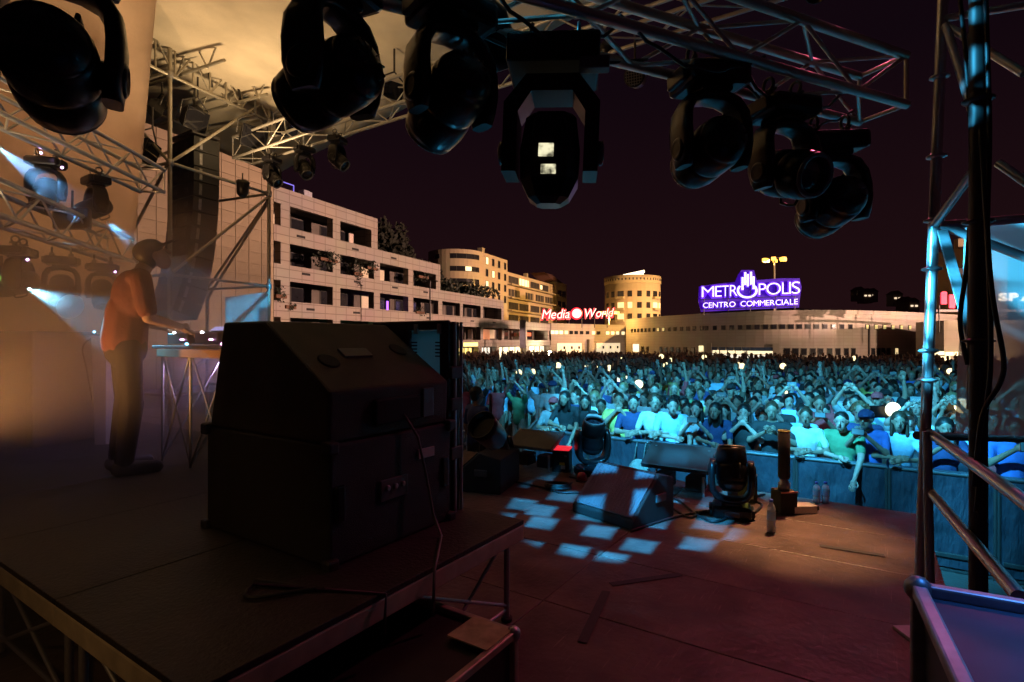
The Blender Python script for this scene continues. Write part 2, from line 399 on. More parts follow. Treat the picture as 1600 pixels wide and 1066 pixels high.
# ================================================================== DJ RISER
riserm = mat('riser_deck_ply', (.022, .016, .015), .6, 0, .35, 6, .3, 60)
railm = mat('riser_edge_aluminium', (.5, .42, .3), .5, .25, .2, 10)
t = thing('riser_platform', 'black topped stage riser with aluminium edge under the big speaker stack', 'riser', SD(.9, .9, ST))
def deck(a0, a1, b0, b1, z=RT):
    b = MB(); ax = (D1, D2, Vector((0, 0, 1)))
    b.box(SD((a0 + a1) / 2, (b0 + b1) / 2, z - .012), (a1 - a0 - .006, b1 - b0 - .006, .024), ax, .003)
    b.build('deck_panel', riserm, t)
    z2 = z - .026 - .04
    for (pa, pb, qa, qb) in ((a0, b0, a1, b0), (a1, b0, a1, b1), (a1, b1, a0, b1), (a0, b1, a0, b0)):
        m_ = MB(); p = SD(pa, pb, z2); q = SD(qa, qb, z2); e = (q - p).normalized(); inw = Vector((-e.y, e.x, 0))
        m_.box((p + q) / 2 + inw * .022, ((q - p).length - .002, .04, .08), (e, inw, Vector((0, 0, 1))), .006); m_.build('edge_rail', railm, t)
    for (pa, pb) in ((a0 + .07, b0 + .07), (a1 - .07, b0 + .07), (a1 - .07, b1 - .07), (a0 + .07, b1 - .07)):
        rod('leg', SD(pa, pb, ST), SD(pa, pb, z2 - .04), .016, steel, t)
        rod('foot', SD(pa, pb, ST), SD(pa, pb, ST + .02), .03, blackm, t)
deck(0, 1.76, 0, 1.0)
for k in range(1, 6): deck(0, 2.3, k * 1.0, k * 1.0 + 1.0)
for (p, q) in ((SD(.85, .07, ST + .06), SD(1.69, .07, ST + .06)), (SD(.95, .07, RT - .12), SD(1.69, .07, ST + .08)), (SD(1.62, .07, RT - .12), SD(1.12, .07, ST + .08)),
               (SD(.07, .1, RT - .12), SD(.07, .9, ST + .08)), (SD(.07, .9, RT - .12), SD(.07, .1, ST + .08)),
               (SD(.07, 1.1, RT - .12), SD(.07, 1.9, ST + .08)), (SD(.07, 1.9, RT - .12), SD(.07, 1.1, ST + .08)),
               (SD(.07, 2.1, RT - .12), SD(.07, 2.9, ST + .08)), (SD(.07, .9, ST + .1), SD(.07, 2.6, ST + .1))):
    rod('brace', p, q, .009, steel, t)

# spare case pushed half under the riser
def flightcase(label, c, ax, size, panelm, edgem, group=None, name='flight_case', balls=True, open_top=False):
    c = Vector(c); x, y, z = ax; t = thing(name, label, 'case', c, group); sx, sy, sz = size
    b = MB(); b.box(c + z * sz / 2, (sx - .02, sy - .02, sz - .02), ax, .004); b.build('body', panelm, t)
    def edge(p, q):
        m_ = MB(); e = (q - p).normalized(); a_, b_, d_ = frame(e, z if abs(e.dot(z)) < .9 else x)
        m_.box((p + q) / 2, (.032, .032, (q - p).length), (a_, b_, d_), .006); m_.build('edge_profile', edgem, t)
    K = [(-1, -1), (1, -1), (1, 1), (-1, 1)]
    P = lambda i, j, k: c + x * i * sx / 2 + y * j * sy / 2 + z * k
    for n in range(4):
        i, j = K[n]; i2, j2 = K[(n + 1) % 4]
        edge(P(i, j, sz), P(i2, j2, sz)); edge(P(i, j, 0.016), P(i2, j2, 0.016)); edge(P(i, j, 0.02), P(i, j, sz))
        if balls:
            for zz in (sz, .02):
                m_ = MB(); m_.ell(P(i, j, zz), (.032, .032, .032), 10, 6); m_.build('ball_corner', steel, t)
    return t
ax = (D1, D2, Vector((0, 0, 1)))
casem = mat('case_black_laminate', (.018, .015, .015), .5, 0, .2, 10)
goldedge = mat('case_edge_aluminium', (.42, .36, .26), .45, .4, .25, 14)
cc = flightcase('low black case with pale metal edges half under the riser', SD(.60, .03, ST), ax, (1.06, .74, .30), casem, goldedge)
b = MB(); b.box(SD(1.03, -.24, ST + .318), (.18, .2, .006), ax); b.build('corner_plate', mat('tarnished_corner_plate', (.42, .38, .2), .5, .2, .3, 20), cc)

# ================================================================== MONITOR STACK ON THE RISER
brownbox = mat('warm_lit_black_cabinet', (.045, .03, .023), .65, 0, .35, 5, .4, 220)  # brown of the warm light is put into the black cabinet's colour
t = thing('subwoofer', 'large black bass cabinet standing on the riser under the angled speaker', 'speaker', SD(1.15, .85, RT))
b = MB(); b.box(SD(1.15, .85, RT + .265), (.80, 1.0, .53), ax, .012); body = b.build('cabinet', blackbox, t)
b = MB(); b.box(SD(1.15, 1.352, RT + .265), (.74, .012, .46), ax, .004); b.build('grille', blackm, t)
for dz in (.27,):
    b = MB(); b.box(SD(1.12, .345, RT + dz), (.18, .014, .1), ax, .004); b.build('connector_plate', plast, t)
    for k in range(3):
        b = MB(); b.lathe(SD(1.07 + k * .05, .337, RT + dz + .01), -D2, [(.013, 0), (.013, .01), (.008, .012)], 12); b.build('socket', steel, t)
for ia in (.755, 1.545):
    for ib in (.355, 1.345):
        for iz in (.012, .518):
            b = MB(); b.box(SD(ia, ib, RT + iz), (.06, .06, .06), ax, .012); b.build('corner_guard', darksteel, t)
b = MB(); b.box(SD(1.35, .347, RT + .40), (.12, .012, .05), ax, .002); b.build('tape_label', mat('white_label_tape', (.45, .44, .4), .6), t)
for pa in (.80, 1.5):
    b = MB(); b.box(SD(pa, .347, RT + .27), (.05, .02, .16), ax, .01); b.build('handle', black, t)
t = thing('wedge_speaker', 'black angled stage speaker with sloping back on top of the bass cabinet', 'speaker', SD(1.15, .8, RT + .53))
prof = [(.37, 0), (.36, .23), (.84, .545), (1.20, .545), (1.33, .0)]
b = MB(); b.prism([SD(.755, y, RT + .531 + z) for y, z in prof], D1 * .79)
o = b.build('cabinet', brownbox, t); bv = o.modifiers.new('b', 'BEVEL'); bv.width = .014; bv.segments = 2
b = MB(); b.box(SD(1.15, .353, RT + .645), (.3, .03, .12), ax, .008); b.build('handle_recess', stagem, t)
b = MB(); b.box(SD(1.37, .353, RT + .66), (.08, .014, .15), ax, .004); b.build('connector_plate', plast, t)
sl = (Vector(SD(0, .84, .545)) - Vector(SD(0, .36, .23))).normalized(); nn = D1.cross(sl)
if nn.z < 0: nn = -nn
b = MB(); b.box(SD(1.1, .6, RT + .53 + .3875) + nn * .004, (.07, .18, .012), (sl, D1, nn), .003); b.build('badge', plast, t)
for (pa, pb) in ((.9, .55), (1.42, .62)):
    b = MB(); zz = .23 + (pb - .36) / .48 * .315; b.lathe(SD(pa, pb, RT + .531 + zz), nn, [(.055, -.01), (.055, .004), (.045, .006)], 20); b.build('bar_handle', stagem, t)
b = MB(); b.path([SD(1.18, .34, RT + .62), SD(1.25, .31, RT + .5), SD(1.3, .3, RT + .3), SD(1.33, .28, RT + .1), SD(1.3, .2, RT + .012), SD(1.1, .05, RT + .012), SD(1.0, -.02, RT), SD(.98, -.03, ST + .35)], .007)
tag(b.build('speaker_cable', mat('pale_cable', (.16, .15, .14), .5)), 'thin grey cable hanging from the angled speaker to the riser edge', 'cable')
b = MB(); b.path([SD(.5, .5, RT + .012)] + [SD(.5 + .1 * math.cos(k * .5), .5 + k * .03 - .3, RT + .012) for k in range(10)] + [SD(.72, -.02, RT), SD(.7, -.03, ST + .4)], .008)
tag(b.build('floor_cable', rubber), 'black cable looped on the riser deck in front of the bass cabinet', 'cable')
# upright case lid behind it
t = thing('upright_case', 'tall black upright case with steel edge behind the angled speaker', 'case', SD(1.66, .7, RT))
for (b0_, b1_, z0_, z1_) in ((.42, .485, 0, 1.09), (.735, 1.02, 0, 1.09), (.486, .734, 0, .62), (.486, .734, 1.045, 1.09)):
    b = MB(); b.box(SD(1.665, (b0_ + b1_) / 2, RT + (z0_ + z1_) / 2), (.10, b1_ - b0_, z1_ - z0_), ax, .004); b.build('panel', casem, t)
rod('edge_profile', SD(1.66, .41, RT), SD(1.66, .41, RT + 1.09), .012, steel, t)
rod('edge_profile', SD(1.72, .41, RT), SD(1.72, .41, RT + 1.09), .010, steel, t)
rod('edge_profile', SD(1.61, .41, RT + 1.09), SD(1.61, 1.02, RT + 1.09), .009, darksteel, t)
for pb in (.48, .66):
    b = MB(); b.box(SD(1.608, pb, RT + 1.05), (.012, .03, .06), ax, .003); b.build('latch', steel, t)
for zz in (.62, .8, .34):
    b = MB(); b.box(SD(1.66, .40, RT + zz), (.1, .022, .07), ax, .006); b.build('hinge', darksteel, t)
tealm = bpy.data.materials.new('teal_lit_translucent'); tealm.use_nodes = True; nt = tealm.node_tree  # teal of the light is put into this translucent panel's colour
tl = nt.nodes.new('ShaderNodeBsdfTranslucent'); tl.inputs[0].default_value = (.45, .75, .75, 1); mx = nt.nodes.new('ShaderNodeMixShader'); mx.inputs[0].default_value = .6
nt.nodes['Principled BSDF'].inputs['Base Color'].default_value = (.10, .34, .38, 1)
nt.links.new(nt.nodes['Principled BSDF'].outputs[0], mx.inputs[1]); nt.links.new(tl.outputs[0], mx.inputs[2]); nt.links.new(mx.outputs[0], nt.nodes['Material Output'].inputs[0])
t2 = thing('plastic_panel', 'teal lit plastic panel with slotted corners set in the upright case', 'panel', SD(1.66, .61, RT + .63))
b = MB(); c0 = SD(1.65, .61, RT + .832); b.box(c0, (.012, .244, .42), ax, .004); pn = b.build('panel', tealm, t2)
for s_ in (-1, 1):
    for k in range(5):
        b = MB(); b.box(c0 + D2 * s_ * .095 + Vector((0, 0, .14 - k * .02)) - D1 * .011, (.008, .045, .008), ax, .002); b.build('slot', stagem, t2)

# ================================================================== MOVING HEADS
_mh = {}
def mh_meshes():
    if _mh: return _mh
    b = MB(); b.box((0, 0, -.125), (.31, .25, .10), bev=.025); b.box((0, 0, -.185), (.16, .16, .03), bev=.01); b.box((.165, 0, -.12), (.03, .16, .07), bev=.008); b.box((-.165, 0, -.12), (.03, .16, .07), bev=.008)
    _mh['base'] = b.fix(b.mesh('base'))
    b = MB(); rings = []
    path = [(-.150, -.545, .05), (-.152, -.50, .075), (-.157, -.44, .088), (-.158, -.36, .086), (-.150, -.29, .078), (-.118, -.235, .070), (-.06, -.212, .066), (0, -.206, .066)]
    path = path + [(-x, z, d) for x, z, d in path[-2::-1]]
    for i, (x, z, d) in enumerate(path):
        x0, z0, _ = path[max(i - 1, 0)]; x1, z1, _ = path[min(i + 1, len(path) - 1)]
        tx, tz = x1 - x0, z1 - z0; l = math.hypot(tx, tz); nx, nz = -tz / l, tx / l; th = .027
        ring = []
        for k in range(14):
            a = 2 * PI * k / 14; ca, sa = math.cos(a), math.sin(a)
            ca = math.copysign(abs(ca) ** .6, ca); sa = math.copysign(abs(sa) ** .6, sa)
            ring.append((x + nx * ca * th, sa * d, z + nz * ca * th))
        rings.append(ring)
    b.loft(rings); _mh['yoke'] = b.fix(b.mesh('yoke'))
    # head about the pivot: axis +Z is the lens end
    b = MB(); prof = [(.02, -.175), (.062, -.170), (.094, -.150), (.112, -.118), (.117, -.100), (.113, -.094), (.120, -.085), (.124, -.05), (.124, .02), (.121, .04), (.116, .046), (.120, .052), (.124, .07), (.124, .13), (.118, .165), (.112, .19), (.100, .192), (.098, .16)]
    b.lathe((0, 0, 0), (0, 0, 1), prof, 28)
    for k in range(10):
        a = 2 * PI * k / 10; c = Vector((math.cos(a), math.sin(a), 0)); b.box(c * .055 + Vector((0, 0, -.168)), (.04, .006, .012), (c, Vector((-c.y, c.x, 0)), Vector((0, 0, 1))), .003)
    for sx in (-1, 1): b.tube((sx * .11, 0, 0), (sx * .15, 0, 0), .045, n=16)
    _mh['head'] = b.fix(b.mesh('head'))
    b = MB(); b.lathe((0, 0, 0), (0, 0, 1), [(.097, .15), (.097, .163), (.07, .178), (.03, .186), (.002, .188)], 24); _mh['lens'] = b.fix(b.mesh('lens'))
    b = MB(); b.path([(.1 * math.cos(a), .1 * math.sin(a), .197) for a in [2 * PI * k / 28 for k in range(28)]], .012, 8, closed=True); _mh['lens_ring'] = b.fix(b.mesh('lens_ring'))
    b = MB(); b.path([(.06, -.125, -.06), (.06, -.155, -.05), (.06, -.16, 0), (.06, -.155, .05), (.06, -.125, .06)], .008); _mh['handle'] = b.fix(b.mesh('handle'))
    b = MB(); b.lathe((.16, 0, 0), (1, 0, 0), [(.055, 0), (.055, .022), (.04, .03), (.03, .026)], 24); _mh['pivot_cap'] = b.fix(b.mesh('pivot_cap'))
    b = MB(); b.box((0, 0, -.055), (.05, .035, .05), bev=.006); b.path([(-.0, .034 * math.cos(a), .0 + .034 * math.sin(a)) for a in [PI * 2 * k / 14 for k in range(14)]], .009, 6, closed=True); b.tube((0, -.05, -.035), (0, .05, -.035), .007)
    _mh['clamp'] = b.fix(b.mesh('clamp'))
    b = MB(); b.box((0, .127, -.12), (.12, .008, .05), bev=.003); _mh['display'] = b.fix(b.mesh('display'))
    return _mh
def moving_head(label, loc, pan, tilt, scale=1.0, group='moving heads hung in a row from the near truss', floor=False, lens_mat=None, lean=0.0, roll=0.0):
    M = mh_meshes()
    t = thing('moving_head_light', label, 'stage light', loc, group, local=True)
    t.rotation_euler = (PI if floor else lean, roll, pan); t.scale = (scale,) * 3
    if not floor:
        for x in (-.09, .09):
            c = link('clamp', M['clamp'], darksteel, t); c.location = (x, 0, .0)
        zo = 0
    else: zo = .073
    for nm in ('base', 'yoke', 'display'):
        c = link(nm, M[nm], black if nm != 'display' else glassd, t); c.location = (0, 0, zo)
    for s_ in (0, PI):
        c = link('pivot_cap', M['pivot_cap'], black, t); c.location = (0, 0, zo - .46); c.rotation_euler = (0, 0, s_)
    hd = link('head', M['head'], black, t); hd.location = (0, 0, -.46 + zo); hd.rotation_euler = (PI + tilt, 0, 0)
    for nm, m_ in (('lens', lens_mat or lensm), ('lens_ring', plast), ('handle', black)): link(nm, M[nm], m_, hd)
    return t
row = [(88, .10, 1.35, 1.0, 'big moving head cut off by the top left corner'),
       (516, .75, 1.3, 1.0, 'second big moving head from the left, seen side on against the canopy'),
       (705, .25, 1.12, .98, 'third big moving head from the left, just left of the square-bodied lamp'),
       (1106, -.2, 1.42, 1.02, 'moving head right of the square-bodied lamp with a pale ring'),
       (1222, -.1, -1.25, 1.0, 'moving head second from the right end, its round back facing the stage'),
       (1296, -.35, 1.3, 1.0, 'rightmost and lowest moving head at the end of the near truss')]
for u, pan, tilt, sc, lab in row:
    k = (u - 800) / F; a = (k * (.914 * 0 + n66.y * 2.06) - n66.x * 2.06) / (e66.x - k * e66.y)
    p = TB(a, 2.06, .06)
    if u == 88: p.z -= .12
    if u > 1200: p.z -= .06
    if u > 1280: p.z -= .13
    moving_head(lab, p, math.atan2(e66.y, e66.x) + pan, tilt, sc, roll=R.uniform(-.06, .06))
# square-bodied lamp
def box_lamp(loc, pan):
    t = thing('square_moving_light', 'square-bodied moving light with two lit windows in the middle of the truss', 'stage light', loc, local=True)
    t.rotation_euler = (0, .04, pan)
    for x in (-.1, .1):
        c = link('clamp', mh_meshes()['clamp'], darksteel, t); c.location = (x, 0, 0)
    b = MB(); b.box((0, 0, -.13), (.38, .3, .12), bev=.012); b.build('base', black, t)
    b = MB(); b.box((.17, -.12, -.2), (.12, .06, .05), bev=.006); b.build('bracket', plast, t)
    out = [(-.2, -.62), (-.2, -.33), (-.11, -.215), (.11, -.215), (.2, -.33), (.2, -.62)]
    inn = [(.14, -.62), (.14, -.37), (.085, -.285), (-.085, -.285), (-.14, -.37), (-.14, -.62)]
    b = MB()
    for i in range(5):
        q = [out[i], out[i + 1], inn[4 - i], inn[5 - i]]
        b.prism([(x, -.085, z) for x, z in q], (0, .17, 0))
    b.build('yoke', black, t)
    b = MB(); rings = []
    for s_, wx, wy in ((.16, .088, .08), (.14, .105, .1), (.0, .125, .12), (-.12, .12, .115), (-.19, .085, .08), (-.215, .05, .05)):
        rings.append([(x * wx, y * wy, -.53 + s_) for x, y in ((-1, -.6), (-.6, -1), (.6, -1), (1, -.6), (1, .6), (.6, 1), (-.6, 1), (-1, .6))])
    b.loft(rings, smooth=False); hd = b.build('head', black, t)
    dm = mat('lit_display', (.3, .3, .2), .3, emit=(1, .93, .6), estr=.75)
    nt = dm.node_tree; gz = nt.nodes.new('ShaderNodeTexNoise'); gz.inputs['Scale'].default_value = 28; tcx = nt.nodes.new('ShaderNodeTexCoord'); nt.links.new(tcx.outputs['Object'], gz.inputs['Vector'])
    mrx = nt.nodes.new('ShaderNodeMapRange'); mrx.inputs[1].default_value = .38; mrx.inputs[2].default_value = .62; mrx.inputs[3].default_value = .10; mrx.inputs[4].default_value = 1.0; nt.links.new(gz.outputs['Fac'], mrx.inputs[0]); nt.links.new(mrx.outputs[0], nt.nodes['Principled BSDF'].inputs['Emission Strength'])
    for k, (z, x, w_, h_) in enumerate(((-.545, -.012, .062, .052), (-.622, .0, .062, .038))):
        b = MB(); y = -.119 - .004 if z > -.6 else -.118
        b.box((x, y, z), (w_, .012, h_), bev=.002); b.build('lit_window', dm, hd)
    for s_ in (-1, 1):
        b = MB(); b.lathe((s_ * .2, 0, -.52), (s_, 0, 0), [(.05, 0), (.05, .02), (.03, .026)], 20); b.build('pivot_cap', plast, t)
    return t
k = (868 - 800) / F; a = (k * n66.y * 2.06 - n66.x * 2.06) / (e66.x - k * e66.y)
box_lamp(TB(a, 2.06, -.025), -.12)
# heads under the far front truss and honeycomb lamp
for u, lab in ((425, 'leftmost small moving head under the far front truss'), (476, 'middle small moving head under the far front truss'), (527, 'right small moving head under the far front truss with blue lens')):
    k = (u - 800) / F; base = SD(5.2, 0); bb = (base.x - k * base.y) / (k * D2.y - D2.x)
    p = SD(5.2, bb, CZ + 3.46); moving_head(lab, p, .5 + R.random(), R.uniform(-.9, -.3), .95, 'small moving heads under the far front truss')
b = MB()
t = thing('round_stage_lamp', 'small round honeycomb lamp hanging left of the ringed moving head', 'stage light', W(992, 100, 6.4))
c = W(992, 120, 6.4); ax_ = Vector((-.35, -.8, -.25)).normalized()
b.lathe(c, ax_, [(.06, -.2), (.11, -.16), (.115, .0), (.122, .02), (.122, .05), (.11, .05)], 20); b.build('can', black, t)
b = MB(); b.lathe(c, ax_, [(.108, .03), (.09, .045), (.001, .05)], 20); b.build('lens', lensm, t)
for i in range(-3, 4):
    for j in range(2):
        a_, b_, d_ = frame(ax_); dd = a_ if j else b_; ee = b_ if j else a_; L = math.sqrt(max(.0001, .105 ** 2 - (i * .03) ** 2))
        rod('honeycomb_bar', c + ax_ * .06 + dd * i * .03 - ee * L, c + ax_ * .06 + dd * i * .03 + ee * L, .0035, plast, t)
rod('hanger', c, c + Vector((0, 0, .6)), .012, darksteel, t)
# cables slung along the near truss
for k_, (s0, s1, sag, nn_) in enumerate(((-.2, .75, .12, 1.93), (.75, 1.4, .16, 1.95), (1.35, 2.2, .14, 1.92), (2.1, 2.9, .2, 2.0), (.4, 1.7, .09, 2.18), (2.3, 3.2, .15, 2.15))):
    pts = [TB(s0 + (s1 - s0) * i / 12, nn_, .03 - sag * math.sin(PI * i / 12) + .01 * math.sin(i * 2.3)) for i in range(13)]
    b = MB(); b.path(pts, .008, 6)
    o = b.build('truss_cable', rubber)
    tag(o, ('black cable looping along the near truss, %s from the left' % ['first', 'second', 'fourth', 'fifth', 'third', 'sixth'][k_]), 'cable', 'cables looped on the near truss')

# ---- left side trusses: lamps and beams
beamlens_b = mat('blue_lit_lens', (.2, .5, .8), .3, emit=(.25, .75, 1), estr=18)
lilac = mat('violet_led', (.4, .2, .8), .3, emit=(.75, .45, 1), estr=14)
def side_head(u, v, Y, pan, tilt, lab, lens_mat=None):
    p = W(u, v, Y); return moving_head(lab, p, pan, tilt, .9, 'moving heads hung on the left side trusses', lens_mat=lens_mat)
side_head(72, 238, 5.6, .3, -.6, 'blue lit moving head left under the upper side truss')
side_head(150, 268, 6.2, -.6, -1.0, 'moving head throwing the short blue beam beside the DJ head', beamlens_b)
side_head(30, 376, 5.3, -1.2, -1.3, 'moving head with the bright white-blue beam under the lower side truss', beamlens_b)
side_head(96, 392, 5.9, .6, -.5, 'middle unlit moving head under the lower side truss')
side_head(160, 404, 6.6, .8, -.4, 'right unlit moving head under the lower side truss near the DJ')
for u, v, Y, lab in ((64, 239, 5.4, 'tiny white indicator light on the upper left lamp'), (97, 262, 5.5, 'tiny violet indicator light between the upper left lamps'), (43, 406, 5.1, 'tiny violet indicator light above the bright beam'), (180, 425, 6.4, 'tiny violet indicator light beside the DJ shoulder')):
    b = MB(); b.ell(W(u, v, Y), (.012, .012, .012), 8, 6); tag(b.build('indicator_light', lilac), lab, 'indicator')
greenl = mat('green_led_panel', (.1, .5, .1), .3, emit=(.25, 1, .15), estr=2.2)
t = thing('led_par', 'green glowing lamp at the far left edge of the picture', 'stage light', W(4, 420, 5.2))
b = MB(); b.lathe(W(2, 440, 5.2), Vector((.9, -.3, -.1)), [(.06, -.14), (.09, -.1), (.09, .03), (.08, .03)], 20); b.build('can', black, t)
b = MB(); b.lathe(W(2, 440, 5.2), Vector((.9, -.3, -.1)), [(.08, .02), (.06, .03), (.001, .034)], 20); b.build('lens', greenl, t)
b = MB(); b.tube(W(2, 440, 5.2), W(2, 400, 5.2), .012); b.build('hanger', darksteel, t)
def blinder(u, v, Y, lab):
    t = thing('lamp_pair', lab, 'stage light', W(u, v, Y)); c = W(u, v, Y)
    b = MB(); b.box(c, (.32, .12, .22), (Vector((.9, .4, .1)).normalized(), Vector((-.4, .9, 0)).normalized(), Vector((0, 0, 1))), .02); b.build('housing', black, t)
    for s_ in (-1, 1):
        b = MB(); b.lathe(c + Vector((.07 * s_, -.06, 0)), Vector((.4, -.9, 0)), [(.06, 0), (.06, .02), (.04, .03), (.001, .02)], 16); b.build('lens', mat('pale_blue_lens', (.35, .55, .7), .15), t)
    b = MB(); b.tube(c, c + Vector((0, 0, .3)), .012); b.build('hanger', darksteel, t)
blinder(113, 342, 5.8, 'pale blue double lamp below the upper side truss')

# ================================================================== PA TOWER WITH LINE ARRAY
Bp, Cp, Ap, Dp = Vector((-5.66, 9.0, 0)), Vector((-4.87, 10.9, 0)), Vector((-7.2, 9.7, 0)), Vector((-6.5, 11.6, 0))
t = thing('scaffold_tower', 'scaffold tower holding the hanging speaker column at the left', 'scaffold tower', (Bp + Cp + Ap + Dp) / 4)
sc = mat('scaffold_tube', (.40, .37, .31), .45, .6, .2, 6)
Z = lambda p, z: Vector((p.x, p.y, CZ + z))
for p, top in ((Bp, 5.05), (Cp, 4.95), (Ap, 4.6), (Dp, 4.9)):
    rod('pole', Vector((p.x, p.y, 0)), Z(p, top), .034, sc, t)
    for zz in (-.9, 1.1, 2.95, 4.4): rod('coupler', Z(p, zz - .05), Z(p, zz + .05), .055, steel, t)
eBC = (Cp - Bp).normalized(); eAB = (Bp - Ap).normalized()
for z0 in (4.4, 4.9):
    rod('ledger', Z(Bp - eBC * .9, z0), Z(Cp + eBC * .1, z0), .028, sc, t)
    rod('ledger', Z(Ap - eBC * .6, z0), Z(Dp + eBC * .1, z0), .028, sc, t)
    rod('ledger', Z(Ap, z0 + .06), Z(Bp, z0 + .06), .028, sc, t)
    rod('ledger', Z(Dp, z0 + .06), Z(Cp, z0 + .06), .028, sc, t)
n = 9
for i in range(n):
    s0 = Bp - eBC * .9 + (Cp - Bp + eBC * .9) * (i / n); s1 = Bp - eBC * .9 + (Cp - Bp + eBC * .9) * ((i + 1) / n)
    rod('brace', Z(s0, 4.4 if i % 2 else 4.9), Z(s1, 4.9 if i % 2 else 4.4), .016, sc, t)
    rod('upright', Z(s1, 4.4), Z(s1, 4.9), .018, sc, t)
for z0 in (-.9, 1.1, 2.95):
    for p, q in ((Bp, Cp), (Ap, Bp), (Dp, Cp)): rod('ledger', Z(p, z0), Z(q, z0), .026, sc, t)
for p, z0, q, z1 in ((Bp, 2.95, Cp, 4.85), (Bp, 1.1, Cp, 2.9), (Ap, 4.4, Bp, 2.95), (Ap, 1.1, Bp, 3.0), (Dp, .9, Cp, 2.8), (Bp, -.9, Cp, 1.0), (Cp, 2.85, Dp, 1.1), (Ap, 2.9, Dp, 4.4)):
    rod('brace', Z(p, z0), Z(q, z1), .026, sc, t)
for k_, (f, z0) in enumerate(((.10, 5.12), (.16, 4.80), (.62, 5.10), (.70, 4.78), (.66, 4.45), (.12, 4.5))):
    p = Ap + (Dp - Ap) * f - eAB * .7; q = p + eAB * (3.2 + .2 * (k_ % 2)); rod('top_beam', Z(p, z0), Z(q, z0 + .05), .028, sc, t)
for k_, (f, z0, z1) in enumerate(((.12, 4.5, 5.12), (.65, 4.45, 5.1))):
    for j in range(8):
        p = Ap + (Dp - Ap) * f - eAB * .5 + eAB * j * .4; rod('brace', Z(p, z0 if j % 2 else z1), Z(p + eAB * .4, z1 if j % 2 else z0), .014, sc, t)
# line array
t = thing('line_array', 'tall curved column of hanging black speaker boxes on the scaffold tower', 'speaker column', Vector((-5.95, 10.3, CZ + 3.9)))
pos = Vector((-5.98, 10.25, CZ + 3.72)); tilt = 0.0; fwd = D1.copy(); cabm = mat('line_array_cabinet', (.02, .019, .018), .6, 0, .2, 10)
fr = MB(); fr.box(pos + Vector((0, 0, .08)), (.5, .85, .06), (D1, D2, Vector((0, 0, 1))), .01); fr.build('bumper_frame', darksteel, t)
for k_ in range(12):
    tilt = .0 + .0028 * k_ * k_
    dn = Vector((0, 0, -1)) * math.cos(tilt) - D1 * math.sin(tilt); f_ = D1 * math.cos(tilt) - Vector((0, 0, 1)) * math.sin(tilt)
    c = pos + dn * .138
    b = MB(); prof_ = [(-.24, .125), (-.24, -.125), (.22, -.134), (.22, .134)]
    b.prism([c + f_ * x - dn * z - D2 * .46 for x, z in prof_], D2 * .92); cab = b.build('cabinet', cabm, t)
    b = MB(); b.box(c + f_ * .226, (.012, .86, .24), (f_, D2, -dn), .003); b.build('grille', blackm, cab)
    for s_ in (-1, 1):
        b = MB(); b.box(c - f_ * .242 + D2 * s_ * .2, (.012, .12, .1), (f_, D2, -dn), .003); b.build('rear_handle', darksteel, cab)
        b = MB(); b.box(c + D2 * s_ * .465 - f_ * .12, (.05, .012, .2), (f_, D2, -dn), .002); b.build('rigging_plate', steel, cab)
    pos = pos + dn * .276
rod('hoist_chain', Vector((-5.98, 10.25, CZ + 3.8)), Vector((-5.98, 10.25, CZ + 4.9)), .02, darksteel, t)
b = MB(); b.box(Vector((-5.98, 10.25, CZ + 4.25)), (.22, .22, .34), None, .03); b.build('chain_hoist', blackm, t)
def flood(u, v, Y, lab, yaw, s=1.0):
    c = W(u, v, Y); t = thing('flood_lamp', lab, 'flood lamp', c, 'boxy flood lamps on the left scaffold')
    f_ = Vector((math.cos(yaw), math.sin(yaw), -.35)).normalized(); a_, b_, d_ = frame(f_)
    b = MB(); b.loft([[c + d_ * h_ + a_ * x * w_ + b_ * y * w_ * .8 for x, y in ((-1, -1), (1, -1), (1, 1), (-1, 1))] for h_, w_ in ((-.14 * s, .09 * s), (-.05 * s, .14 * s), (.1 * s, .2 * s))], smooth=False); b.build('housing', blackm, t)
    b = MB(); b.box(c + d_ * .103 * s, (.38 * s, .30 * s, .01), (a_, b_, d_)); b.build('glass', glassd, t)
    b = MB(); b.path([c + a_ * .22 * s, c + a_ * .23 * s + b_ * .2 * s, c + b_ * .34 * s, c - a_ * .23 * s + b_ * .2 * s, c - a_ * .22 * s], .014); b.build('bracket', darksteel, t)
    rod('hanger', c + b_ * .34 * s, c + b_ * .34 * s + Vector((0, 0, .35)), .016, darksteel, t)
flood(224, 236, 9.2, 'black flood lamp pair left of the speaker column', .2, 1.25)
flood(300, 186, 9.6, 'black flood lamp above the speaker column', -.3, 1.15)
flood(243, 168, 9.5, 'small dark flood lamp high on the left of the scaffold', .9, .9)
flood(392, 214, 10.2, 'black flood lamp right of the speaker column', -.6, 1.25)
flood(446, 200, 10.3, 'black flood lamp standing on the left end of the front truss', -.9, 1.0)
flood(612, 142, 8.4, 'black flood lamp clamped on the front truss between two big moving heads', -.9, .8)
def clampbox(u, v, Y, lab, s):
    t = thing('hoist_motor', lab, 'hoist', W(u, v, Y), 'dark hoists along the top of the scaffold'); c = W(u, v, Y)
    b = MB(); b.box(c, (.14 * s, .32 * s, .10 * s), (eAB, eBC, Vector((0, 0, 1))), .02); b.build('motor', blackm, t)
    b = MB(); b.path([c + Vector((0, 0, -.05)), c + Vector((.02, .02, -.25)), c + eBC * .08 + Vector((0, 0, -.42))], .025); b.build('strap', blackm, t)
for u, v, Y, lab, s in ((325, 97, 9.7, 'left dark hoist on the scaffold top rail', 1.2), (371, 124, 10.2, 'right dark hoist on the scaffold top rail', 1.2)): clampbox(u, v, Y, lab, s)

